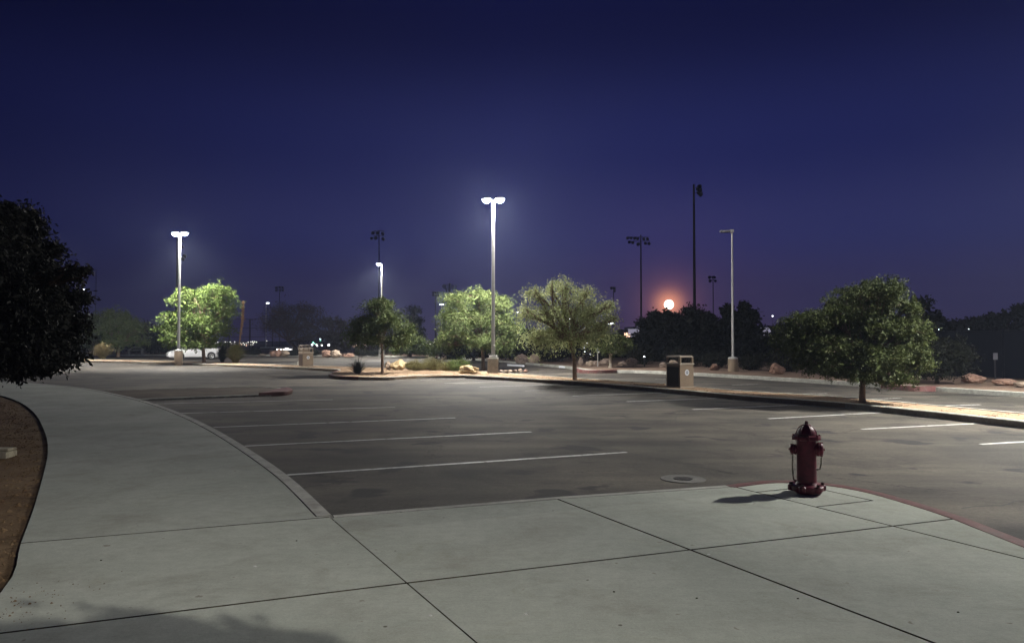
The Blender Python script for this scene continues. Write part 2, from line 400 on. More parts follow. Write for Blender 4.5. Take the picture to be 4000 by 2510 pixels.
inner_edge = offset(walk_edge, .155)
polyL = inner_edge + bed_edge + [Vector((3.86, -10)), behind, p2]
slab('footpath', polyL, [J1, J3b])
A_ = v2(g(1778, 1157)); C_ = v2(g(2053, 1177)); D_ = v2(g(1918, 1192)); B_ = A_ + (C_ - D_)
fpath = [v2(g(783, 1211)), v2(g(1310, 1168)), v2(g(1705, 1141))]
inner_front = offset(fpath, -.115)
inner_red = offset(red_edge, -.155)
polyR = [p2 + Vector((.012, .0))] + inner_front + [p for p in inner_red[1:] if p.y > behind.y] + [behind + Vector((.012, 0))]
hb = [(A_, B_, (0, (B_ - A_).length)), (B_, C_, (0, (C_ - B_).length)), (D_, C_, (0, (C_ - D_).length))]
slab('pavement', polyR, [J3, J4, J5] + hb)
sheet('pavement_base', polyL[:len(inner_edge)] + bed_edge + list(reversed(inner_red)) + list(reversed(inner_front)), -.035, 'joint', .12)
kerb(walk_edge, .145, 'kerb', side=1)
kerb(fpath, .113, 'kerb', side=-1, z1=.003)
kerb(red_edge, .15, 'red', side=-1, z1=.004)

# planted bed beside the walk
sheet('gravel_bed', bed_edge + [Vector((-60, -10)), Vector((-60, 20)), v2(g(-400, 925))], -.03, 'gravel3', .1)

# peninsula island on the near side
src = lambda *a: [v2(G(x, y)) for x, y in a]
pen = smooth_path(src((300, 1516), (600, 1508), (928, 1501), (1060, 1503), (1120, 1508), (1143, 1517), (1120, 1525), (1060, 1528), (800, 1537), (469, 1549)), 4)
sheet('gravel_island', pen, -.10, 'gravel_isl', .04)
cut = 17
kerb(pen[:cut + 1], .15, 'kerb', side=-1, z1=-.085); kerb(pen[cut:29], .17, 'red', side=-1, z1=-.02); kerb(pen[28:], .15, 'kerb', side=-1, z1=-.085)

struct(MB().prism(pen[cut - 1:30], -.13, -.026).build('kerb', 'red'))
# long median
near = [(-300, 1402), (300, 1408), (450, 1410), (700, 1416), (900, 1424), (1100, 1431), (1290, 1440), (1320, 1445), (1298, 1452), (1284, 1460), (1310, 1467), (1400, 1471), (1518, 1472), (1600, 1467), (1730, 1462), (1923, 1470), (2100, 1480), (2250, 1489), (2600, 1517), (2900, 1544), (3300, 1573), (4000, 1645), (4600, 1720)]
far = [(-300, 1398), (300, 1402.5), (450, 1404), (700, 1409), (900, 1416), (1100, 1423), (1330, 1429), (1500, 1435), (1750, 1441), (1923, 1451), (2100, 1464), (2250, 1475), (2600, 1498), (2900, 1524), (3300, 1550), (4000, 1612), (4600, 1672)]
nearp = smooth_path(src(*near), 4); farp = smooth_path(src(*far), 4)
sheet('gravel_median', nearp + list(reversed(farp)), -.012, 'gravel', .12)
kerb(nearp[:30], .15, 'kerb', side=1); kerb(nearp[29:45], .15, 'red', side=1, z1=.008); kerb(nearp[44:], .15, 'kerb', side=1)
kerb(farp, .13, 'kerb', side=-1)

# gravel beyond the far kerb
farlot = [(-2500, 1384), (-600, 1384), (300, 1384), (700, 1384), (1300, 1386), (1640, 1391), (1850, 1400), (2000, 1411), (2185, 1427), (2240, 1434), (2300, 1443), (2390, 1445), (2533, 1447), (2800, 1460), (3098, 1477), (3500, 1502), (3650, 1511), (4000, 1532), (4700, 1572)]
flp = smooth_path(src(*farlot), 3)
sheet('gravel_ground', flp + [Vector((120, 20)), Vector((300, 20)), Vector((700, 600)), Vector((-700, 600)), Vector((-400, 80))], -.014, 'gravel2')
kerb(flp, .16, 'kerb', side=1)
redfar = smooth_path(src((2236, 1436), (2262, 1445), (2330, 1447), (2395, 1446), (2420, 1444)), 3)
kerb(redfar, .2, 'red', side=1, z1=.03)
kerb(smooth_path(src((3440, 1500), (3500, 1506), (3570, 1511), (3640, 1512), (3668, 1510)), 3), .2, 'red', side=1, z1=.03)

# stall lines, seams
def stripe(name, a, b, w, m, z, jag=0):
    a = v2(a); b = v2(b); d = (b - a).normalized(); n = Vector((-d.y, d.x)) * w / 2
    k = max(2, int((b - a).length / .25)) if jag else 2
    L_, R_ = [], []
    for i in range(k):
        p = a.lerp(b, i / (k - 1))
        if jag: p = p + Vector((random.uniform(-jag, jag), random.uniform(-jag, jag)))
        L_.append(p + n * random.uniform(.9, 1.08)); R_.append(p - n * random.uniform(.9, 1.08))
    mb = MB(); vs = [(p.x, p.y, z) for p in L_ + R_]
    mb.add(vs, [(i, i + 1, k + i + 1, k + i) for i in range(k - 1)]); return struct(mb.build(name, m))
NL = [((675, 1118), (1475, 1064)), ((575, 1050), (1250, 1016)), ((500, 1006), (1072, 983)), ((425, 973), (930, 958)), ((354, 951), (783, 940))]
for a, b in NL:
    stripe('stall_line', g(a[0] + 2, a[1] - .6, ASP), g(*b, ASP), .095, 'paint', ASP + .005, .003)
FL = [((3831, 1735), (4160, 1716)), ((3366, 1676), (3867, 1651)), ((3001, 1635), (3461, 1610)), ((2706, 1599), (3137, 1580)), ((2448, 1568), (2800, 1555)), ((2236, 1546), (2606, 1533)), ((2050, 1526), (2401, 1514)), ((1874, 1511), (2180, 1501)), ((1737, 1497), (1990, 1488)), ((1640, 1484), (1850, 1477)),
      ((3100, 1540), (3230, 1536)), ((3390, 1559), (3520, 1554)), ((3660, 1585), (3830, 1580)), ((2560, 1480), (2700, 1477)), ((2860, 1503), (2960, 1500))]
for a, b in FL:
    stripe('stall_line', G(*a, ASP), G(*b, ASP), .10, 'paint', ASP + .005, .004)
seam = smooth_path([v2(g(x, y, ASP)) for x, y in [(700, 925), (830, 941), (935, 957), (1075, 984), (1250, 1018), (1350, 1038), (1475, 1065), (1600, 1089), (1735, 1116)]], 5)
for i in range(len(seam) - 1): pass
def seam_strip(path, w, name='asphalt_seam'):
    path = [p + Vector((random.uniform(-.012, .012), random.uniform(-.012, .012))) for p in path]
    a = offset(path, w / 2); b = offset(path, -w / 2); k = len(path); mb = MB()
    mb.add([(p.x, p.y, ASP + .0035) for p in a + b], [(i, i + 1, k + i + 1, k + i) for i in range(k - 1)])
    return struct(mb.build(name, 'seam'))
seam_strip(seam, .035)
seam_strip(smooth_path([v2(g(x, y, ASP)) for x, y in [(960, 905), (1060, 918), (1200, 935), (1320, 947), (1420, 957)]], 6), .025)
seam_strip(smooth_path([v2(g(x, y, ASP)) for x, y in [(1560, 975), (1690, 990), (1900, 1025), (2050, 1050), (2200, 1075)]], 6), .018)
seam_strip(smooth_path([v2(g(x, y, ASP)) for x, y in [(1600, 968), (1590, 985), (1605, 1001), (1700, 1012), (1780, 1020)]], 6), .014)
seam_strip(smooth_path([v2(g(x, y, ASP)) for x, y in [(2260, 1195), (2330, 1190), (2370, 1188), (2385, 1180), (2460, 1176)]], 6), .02)

# manhole in the asphalt
c = g(1607, 1127, ASP); ml = thing('manhole_cover', 'round iron cover in a pale concrete collar on the asphalt', 'manhole', (c.x, c.y, ASP))
mb = MB(); mb.lathe([(.125, .001), (.125, .009), (.275, .010), (.285, .002)], 40); mb.build('collar', 'collar', ml)
mb = MB(); mb.lathe([(.11, .002), (.118, .013), (.10, .015), (.095, .012), (.05, .012), (.045, .016), (.002, .016)], 32); mb.build('lid', 'cast', ml)

# ---------------------------------------------------------------- lamps
def lamp_head(mb_h, mb_l, cx, cz, r=.245, ang=0, y=0.0):
    c = (cx, y, cz)
    mb_h.lathe([(r * 1.0, -.02), (r * 1.04, .01), (r * .92, .05), (r * .55, .09), (r * .1, .11)], 20, c)
    mb_l.lathe([(r * .15, -.20), (r * .5, -.17), (r * .8, -.10), (r * .95, -.023)], 20, c)

def light(name, loc, power, col=(1, .97, .93), r=.12, parent=None, kind='POINT', spot=None):
    d = bpy.data.lights.new(name, kind); d.energy = power; d.color = col; d.shadow_soft_size = r
    if kind == 'SPOT': d.spot_size = spot; d.spot_blend = .75
    o = bpy.data.objects.new(name, d); COL.objects.link(o); o.location = loc
    if parent: o.parent = parent
    return o

def lot_lamp(base, label, H=8.6, heads=2, rz=0, base_kind='square', power=2600, lit=True, col=(1.0, .965, .90), rim=False, baseh=.70, pr=1.0, basew=.54, spot=152, tilt=0, spill=.15, group='parking lot lamps on tall grey poles'):
    t = thing('lot_lamp', label, 'street lamp', base, rz, group)
    mb = MB()
    if base_kind == 'square':
        mb.bbox((0, 0, baseh / 2 - .03), (basew, basew, baseh + .06), .02, rz=R(4)); mb.bbox((0, 0, baseh + .02), (basew * 1.02, basew * 1.02, .04), .01, rz=R(4)); mb.build('concrete_base', 'kerb', t)
        mb = MB(); mb.bbox((0, 0, baseh + .10), (.40, .40, .13), .02, rz=R(4)); mb.build('pole_skirt', 'greypaint', t)
    else:
        mb.lathe([(.26, -.05), (.26, baseh), (.245, baseh + .03)], 24); mb.build('concrete_base', 'bin', t, True)
        mb = MB(); mb.lathe([(.255, baseh + .031), (.255, baseh + .09), (.13, baseh + .14)], 20); mb.build('pole_skirt', 'greypaint', t, True)
    mb = MB(); mb.tube([(0, 0, baseh + .03), (0, 0, baseh + 2.5), (0, 0, H - .05)], [.095 * pr, .085 * pr, .068 * pr], 12); mb.build('pole', 'greypaint', t, True)
    sides = (-1, 1) if heads == 2 else (-1,)
    for s in sides:
        if lit:
            hb_ = MB(); lb_ = MB(); lamp_head(hb_, lb_, s * .34, H)
            hd = hb_.build('lamp_head', 'head', t, True); ln = lb_.build('lens', 'lens', hd, True)
            mb = MB(); mb.tube([(s * .05, 0, H - .12), (s * .18, 0, H - .01), (s * .24, 0, H + .03)], .03, 8); mb.build('arm', 'greypaint', t, True)
            light('lamp_beam', (s * .34, 0, H - .26), power * .92, col, .13, t, 'SPOT', R(spot)).rotation_euler = (R(tilt), 0, 0)
            light('lamp_spill', (s * .34, 0, H - .27), power * spill, col, .13, t)
        else:
            mb = MB(); mb.bbox((s * .36, 0, H), (.52, .34, .09), .03); hd = mb.build('lamp_head', 'head', t)
            mb = MB(); mb.bbox((s * .40, 0, H - .055), (.36, .26, .03), .01); mb.build('lens', 'lens_off', hd)
            mb = MB(); mb.bbox((s * .02, 0, H + .01), (.22, .16, .16), .03); mb.build('arm', 'greypaint', t)
    return t

b0 = G(1926, 1456); main = lot_lamp((b0.x, b0.y + .27, 0), 'lit twin head lamp on a square concrete base in the median, beside the rock', rz=R(-6), H=8.72, power=4600, spot=150, spill=.55)
mb = MB(); mb.tube([(.10, -.16, .86), (.10, -.16, 1.28), (.07, -.16, 1.36), (.0, -.16, 1.36)], .022, 8); mb.build('conduit_hook', 'galv', main, True)
mb = MB(); mb.tube([(-.17 + .05 * math.cos(a), -.1, .92 + .05 * math.sin(a)) for a in [k * PI / 6 for k in range(13)]], .012, 6); mb.build('ring', 'galv', main, True)
b1 = G(697, 1424); lampL = lot_lamp((b1.x, b1.y, 0), 'lit twin head lamp on a round concrete base in front of the white car', rz=R(-8), base_kind='round', baseh=.88, H=8.8, power=6600, spot=150, tilt=20, spill=.2)
lampLL = lot_lamp((G(140, 1408).x, G(140, 1408).y, 0), 'lit twin head lamp screened by the big black tree', rz=R(-8), base_kind='round', H=8.6, power=5200, spot=150)
b2 = G(1491, 1394); lampC = lot_lamp((b2.x, b2.y, 0), 'lit single head lamp rising above the dark umbrella shaped tree', heads=1, H=9.15, power=12000, spot=164)
b3 = G(2868, 1450); lampR = lot_lamp((b3.x, b3.y + .2, 0), 'unlit grey lamp pole with one flat head beside the black trees', heads=1, H=7.35, lit=False, base_kind='round', baseh=.62, pr=.68)
# the lamp whose light reaches the pavement, just beyond the edge of the picture
lamp1 = lot_lamp((17.7, 13.5, 0), 'lit twin head lamp at the end of the median near the fire hydrant', rz=R(60), H=11.0, power=17500, spot=138, col=(1, .975, .91))

lamp0 = lot_lamp((12, -7, 0), 'lit single head light post off to the side of the near pavement', H=9.0, heads=1, power=10, lit=True, col=(1, .95, .88))
fl = light('flood_beam', (11.66, -7, 8.72), 9500, (1, .95, .87), .06, None, 'SPOT', R(30)); fl.data.spot_blend = 1.0
fl.rotation_euler = (Vector((-2.2, 2.6, 0)) - Vector((11.66, -7, 8.72))).to_track_quat('-Z', 'Y').to_euler()
# ---------------------------------------------------------------- fire hydrant
hp = G(3152, 1926); HR = R(-24)
hy = thing('fire_hydrant', 'dark red fire hydrant with two chained side caps on the pavement corner', 'fire hydrant', (hp.x, hp.y, 0), HR)
mb = MB(); mb.lathe([(.100, 0), (.115, .012), (.118, .035), (.098, .04), (.098, .62), (.104, .625)], 36)
mb.lathe([(.105, .030), (.158, .034), (.168, .048), (.168, .078), (.158, .09), (.116, .098), (.100, .12), (.096, .13)], 36)
barrel = mb.build('barrel', 'hydrant', hy, True)
for k in range(6):
    a = k * PI / 3 + .3; c = (.158 * math.cos(a), .158 * math.sin(a), 0)
    mb = MB(); mb.lathe([(.030, .034), (.035, .042), (.035, .088), (.028, .0945)], 14, c); lug = mb.build('flange_lug', 'hydrant', hy, True)
    mb = MB(); mb.lathe([(.017, .0975), (.017, .116), (.008, .118)], 6, c); mb.build('bolt', 'hydrant_dark', lug)
mb = MB(); mb.lathe([(.098, .555), (.128, .565), (.138, .575), (.139, .59), (.137, .603), (.10, .612)], 36)
for k in range(8):
    a = k * PI / 4 + .2; mb.lathe([(.016, .560), (.016, .602)], 8, (.128 * math.cos(a), .128 * math.sin(a), 0)); 
    mb.lathe([(.010, .602), (.010, .618), (.004, .62)], 6, (.128 * math.cos(a), .128 * math.sin(a), 0))
mb.build('bonnet_flange', 'hydrant', hy, True)
mb = MB(); mb.lathe([(.096, .605), (.095, .625), (.090, .65), (.078, .675), (.060, .695), (.040, .707), (.034, .712), (.034, .720), (.024, .723)], 32)
for k in range(6):
    a = k * PI / 3
    mb.tube([(.098 * math.cos(a), .098 * math.sin(a), .610), (.094 * math.cos(a), .094 * math.sin(a), .645), (.070 * math.cos(a), .070 * math.sin(a), .688), (.035 * math.cos(a), .035 * math.sin(a), .715)], .007, 6)
bon = mb.build('bonnet', 'hydrant', hy, True)
mb = MB(); mb.lathe([(.017, .718), (.015, .756), (.010, .760)], 5); mb.build('operating_nut', 'hydrant_dark', bon)
for s, r, zc in ((-1, .046, .455), (1, .062, .468)):
    mb = MB(); ax = (s, 0, 0)
    mb.lathe([(r * 1.05, .06), (r * .98, .098), (r * 1.12, .104), (r * 1.18, .112), (r * 1.18, .122), (r * 1.05, .128)], 26, (0, 0, zc), ax)
    nz = mb.build('nozzle', 'hydrant', hy, True)
    mb = MB(); mb.lathe([(r * 1.10, .1285), (r * 1.12, .140), (r * 1.04, .152), (r * .80, .162), (r * .40, .166), (r * .24, .167), (r * .22, .176), (r * .1, .178)], 26, (0, 0, zc), ax)
    for k in range(4): mb.lathe([(.007, .130), (.007, .158)], 6, (0, (r * 1.08) * math.cos(k * PI / 2), zc + (r * 1.08) * math.sin(k * PI / 2)), ax)
    mb.build('cap', 'hydrant', nz, True)
    # chain looped from the cap down to the barrel
    pts = []
    if s < 0: path = [(s * .135, -.02, .40), (s * .140, -.03, .30), (s * .136, -.03, .20), (s * .128, -.03, .14)]
    else: path = [(s * .142, -.01, .39), (s * .140, -.02, .32), (s * .128, -.03, .265), (s * .104, -.03, .255), (s * .098, -.02, .262)]
    sp = []
    for i in range(len(path) - 1):
        for j in range(6): sp.append(Vector(path[i]).lerp(Vector(path[i + 1]), j / 6))
    sp.append(Vector(path[-1])); cm = MB()
    for i in range(len(sp) - 1):
        a_, b_ = sp[i], sp[i + 1]; off = Vector((.004, 0, 0)) if i % 2 else Vector((0, .004, 0))
        cm.tube([a_ + off, b_ + off], .0042, 5); cm.tube([a_ - off, b_ - off], .0042, 5)
    cm.build('chain', 'chain', hy)
mb = MB(); mb.lathe([(.062, .06), (.062, .115), (.076, .118), (.076, .14), (.05, .15), (.02, .153), (.02, .17)], 24, (0, 0, .40), (0, 1, 0)); mb.build('pumper_cap', 'hydrant', hy, True)
mb = MB(); mb.tube([(.095, -.028, .262), (.112, -.04, .268), (.125, -.036, .272)], .007, 6); mb.build('chain_hook', 'galv', hy, True)

# ---------------------------------------------------------------- waste bins
def bin_parts(t, w, h, left_mat, hood_h):
    """square bin: body, panel on one side, rim tray, four posts and a roof, seal on the other side"""
    bh = h * .72; mb = MB(); mb.bbox((0, 0, bh / 2), (w, w, bh), .02); body = mb.build('body', 'bin', t)
    mb = MB(); mb.bbox((0, -w / 2 - .004, bh * .48), (w * .80, .02, bh * .86), .006); mb.build('side_panel', left_mat, t)
    mb = MB(); mb.bbox((0, 0, bh + .025), (w * 1.07, w * 1.07, .055), .018); mb.build('rim', 'bin_lid', t)
    mb = MB(); mb.bbox((0, 0, .012), (w * 1.05, w * 1.05, .03), .01); mb.build('foot', 'bin_lid', t)
    for sx in (-1, 1):
        for sy in (-1, 1):
            mb = MB(); hz = h - bh - .09; mb.bbox((sx * w * .44, sy * w * .44, bh + .05 + hz / 2), (w * .11, w * .11, hz), .01); mb.build('post', 'bin', t)
    mb = MB(); mb.bbox((0, 0, h - .035), (w * 1.0, w * 1.0, .035), .012); mb.bbox((0, 0, h - .008), (w * .9, w * .9, .03), .012); mb.build('roof', 'bin_lid', t)
    x = w / 2 + .003; zc = bh * .66
    mb = MB(); mb.lathe([(.005, .004), (.098, .004), (.10, 0)], 32, (x, 0, zc), (1, 0, 0)); s_ = mb.build('seal', 'seal_w', t)
    mb = MB(); mb.lathe([(.005, .0075), (.074, .0075), (.076, .004)], 28, (x, 0, zc), (1, 0, 0)); mb.build('seal_field', 'seal_m', s_)
    mb = MB()
    def tri(ps, xo=.0105): 
        vs = [(x + xo, p[0], zc + p[1]) for p in ps] + [(x + .006, p[0], zc + p[1]) for p in ps]; n = len(ps)
        mb.add(vs, [tuple(range(n)), tuple(range(2 * n - 1, n - 1, -1))] + [(i, (i + 1) % n, n + (i + 1) % n, n + i) for i in range(n)])
    tri([(-.045, .02), (0, -.058), (.045, .02), (.02, .012), (0, -.022), (-.02, .012)]); tri([(-.03, .03), (0, .055), (.03, .03), (0, .036)]); tri([(-.012, .005), (.012, .005), (0, -.016)])
    mb.build('seal_emblem', 'seal_g', s_)
def wbin(px, py, label, rz, w=.66, h=1.08, panel='bin_black', dy=0, z=0):
    p = G(px, py); t = thing('waste_bin', label, 'waste bin', (p.x, p.y + dy, z), rz, 'tan waste bins with open hoods')
    bin_parts(t, w, h, panel, .3); return t
wbin(2667, 1514, 'tan waste bin with a black side panel and round white seal, alone on the median', R(-57), dy=.42)
wbin(1188, 1430.5, 'tan waste bin with a brown side panel beside a taller standing bin', R(-52), w=.68, h=1.16, panel='bin_brown', dy=.42)
q = G(1183, 1425); pad = MB(); pad.bbox((0, 0, .1), (.7, .7, .24), .01, rz=R(-52))
tag(pad.build('concrete_pad', 'kerb', loc=(-13.75, 49.2, 0)), 'low concrete pad under the rear one of the paired waste bins', 'pad')
tb = thing('waste_bin', 'tan waste bin raised on a pad directly behind its twin', 'waste bin', (-13.75, 49.2, .22), R(-52), 'tan waste bins with open hoods'); bin_parts(tb, .58, 1.10, 'bin_brown', .3)

# ---------------------------------------------------------------- rocks
def rock(l, r, t, b, m, label, Yoff=0, seed=0, flat=False, z=0.0, grp='landscape boulders'):
    base = G((l + r) / 2, b, z); Y = base.y + Yoff
    w = (r - l) / F * Y; h = (b - t) / F * Y
    rg = random.Random(seed * 13 + int(l)); bm = bmesh.new(); bmesh.ops.create_icosphere(bm, subdivisions=4, radius=1)
    # chop a ball with random planes for flat facets, then roughen it
    for _ in range(9):
        n = Vector((rg.uniform(-1, 1), rg.uniform(-1, 1), rg.uniform(-.3, 1))).normalized(); d = rg.uniform(.62, .9)
        for v in bm.verts:
            k = v.co.dot(n) - d
            if k > 0: v.co -= n * k
    from mathutils import noise as mn
    for v in bm.verts:
        v.co *= 1 + .20 * mn.noise(v.co * 2.3 + Vector((seed, 0, 0))) + .11 * mn.noise(v.co * 6) + .05 * mn.noise(v.co * 15)
    xs = [v.co.x for v in bm.verts]; zs = [v.co.z for v in bm.verts]
    x0, x1, z0, z1 = min(xs), max(xs), min(zs), max(zs)
    for v in bm.verts:
        v.co.x = ((v.co.x - x0) / (x1 - x0) - .5) * w; v.co.y *= w * .40
        v.co.z = ((v.co.z - z0) / (z1 - z0)) * h * 1.18 - h * .18
    bmesh.ops.recalc_face_normals(bm, faces=bm.faces)
    me = bpy.data.meshes.new('boulder'); bm.to_mesh(me); bm.free(); me.materials.append(M[m])
    o = bpy.data.objects.new('boulder', me); COL.objects.link(o); o.location = (base.x, Y, z)
    return tag(o, label, 'boulder', grp)
GB = 'boulders along the far edge of the lot'; GM = 'boulders in the planted median'
R_ = [
 (1051, 1084, 1369, 1389, 'rock_red', 'small reddish boulder at the outer end of the three beyond the twin bins', GB),
 (1070, 1104, 1362, 1389, 'rock_red', 'tallest reddish boulder of three beyond the tan twin bins', GB),
 (1096, 1133, 1367, 1389, 'rock_pale', 'paler boulder next to the twin bins, half hidden by brush', GB),
 (1010, 1040, 1381, 1388, 'rock_pale', 'thin flat pale slab lying at the edge of the far lot', GB),
 (1253, 1300, 1366, 1391, 'rock_red', 'pinkish wedge boulder of the pile beyond the spiky dark grass', GB),
 (1288, 1335, 1364, 1392, 'rock_pale', 'tall pinkish boulder in the middle of the pile beyond spiky grass', GB),
 (1332, 1386, 1378, 1393, 'rock_red', 'low long pinkish boulder at the end of the far pile', GB),
 (1502, 1532, 1408, 1442, 'rock_pale', 'small boulder touching the tan boulder beside the umbrella tree trunk', GM),
 (1522, 1588, 1402, 1443, 'rock_tan', 'rounded tan boulder between the umbrella tree and the creosote bushes', GM),
 (1790, 1818, 1413, 1446, 'rock_tan', 'upright pale slab leaning behind the bright yellow rock', GM),
 (1790, 1872, 1425, 1458, 'rock_tan', 'brightly lit yellow craggy rock next to the square lamp base', GM),
 (1699, 1714, 1374, 1396, 'rock_red', 'small dark reddish boulder behind the creosote bushes', GB),
 (1722, 1749, 1375, 1401, 'rock_pale', 'pointed pale boulder behind the creosote bushes', GB),
 (1747, 1781, 1385, 1401, 'rock_grey', 'low rounded grey boulder behind the creosote bushes', GB),
 (2008, 2072, 1381, 1415, 'rock_grey', 'large grey brown boulder in far gravel behind the lamp base', GB),
 (2067, 2107, 1381, 1416, 'rock_pale', 'pale pointed boulder leaning on the large grey brown one', GB),
 (2257, 2279, 1394, 1424, 'rock_grey', 'narrow upright boulder seen past the leaning tree trunk', GB),
 (2287, 2319, 1406, 1428, 'rock_pale', 'pale squarish boulder left of the small road sign', GB),
 (2314, 2342, 1407, 1426, 'rock_grey', 'dim brown boulder directly behind the small road sign pole', GB),
 (2340, 2392, 1398, 1424, 'rock_grey', 'wedge boulder behind the young tree with pale trunk', GB),
 (2413, 2448, 1408, 1426, 'rock_grey', 'smaller boulder leaning against a big block by the black trees', GB),
 (2445, 2491, 1396, 1429, 'rock_grey', 'big blocky boulder at the foot of the black trees', GB),
 (2575, 2606, 1414, 1432, 'rock_grey', 'dim boulder under the black trees just before the lone bin', GB),
 (2600, 2650, 1405, 1437, 'rock_pale', 'pale boulder partly hidden behind the lone waste bin', GB),
 (2767, 2817, 1420, 1445, 'rock_red', 'very dim reddish boulder between the lone bin and unlit lamp', GB),
 (3003, 3068, 1416, 1460, 'rock_red', 'squat red brown boulder between unlit lamp pole and dense tree', GB),
 (3755, 3848, 1456, 1494, 'rock_red', 'arched red brown boulder beyond the dense round tree', GB),
 (3874, 3966, 1478, 1503, 'rock_red', 'long low reddish boulder near the edge of the dark fence', GB),
 (3960, 4040, 1488, 1510, 'rock_pale', 'outermost low boulder near the dark windscreen fence', GB),
 (225, 297, 1361, 1404, 'rock_pale', 'pale angular boulder by the straw coloured grass clump', GB),
 (116, 148, 1397, 1413, 'rock_pale', 'little pale boulder seen under the near dark tree', GB),
]
for i, (l, r, t_, b_, m, lab, grp) in enumerate(R_): rock(l, r, t_, b_, m, lab, seed=i, grp=grp)
# cobbles at the back of the median behind the lamp base
for i, (l, r, t_, b_, m) in enumerate([(1950, 1968, 1442, 1451, 'rock_grey'), (1966, 1984, 1444, 1452, 'rock_pale'), (1983, 2004, 1443, 1452, 'rock_pale'), (2003, 2022, 1442, 1453, 'rock_grey'), (2020, 2042, 1439, 1453, 'rock_pale'), (2042, 2062, 1441, 1453, 'rock_red')]):
    rock(l, r, t_, b_, m, 'reddish end stone of the cobble row behind the lamp base' if i == 5 else 'small stone in the cobble row behind the square lamp base', seed=50 + i, grp='end stone of the cobble row' if i == 5 else 'cobble row behind the lamp base', z=-.05)

# ---------------------------------------------------------------- vegetation
def quads(P, D, W, L, name, m, parent):
    """leaf quads: P centres, D unit long axes, L lengths, W widths (numpy)"""
    n = len(P); rnd = RNG.normal(size=(n, 3)); s = np.cross(D, rnd); s /= np.linalg.norm(s, axis=1)[:, None] + 1e-9
    L = np.asarray(L)[:, None]; W = np.asarray(W)[:, None]
    v = np.empty((n, 4, 3), np.float32)
    v[:, 0] = P - D * L * .5; v[:, 1] = P + s * W * .5 + D * L * .05; v[:, 2] = P + D * L * .5; v[:, 3] = P - s * W * .5 + D * L * .05
    me = bpy.data.meshes.new(name); me.vertices.add(4 * n); me.vertices.foreach_set('co', v.ravel())
    me.loops.add(4 * n); me.loops.foreach_set('vertex_index', np.arange(4 * n, dtype=np.int32))
    me.polygons.add(n); me.polygons.foreach_set('loop_start', np.arange(0, 4 * n, 4, dtype=np.int32)); me.polygons.foreach_set('loop_total', np.full(n, 4, np.int32))
    me.update(calc_edges=True); me.materials.append(M[m])
    o = bpy.data.objects.new(name, me); COL.objects.link(o)
    if parent is not None: o.parent = parent
    return o

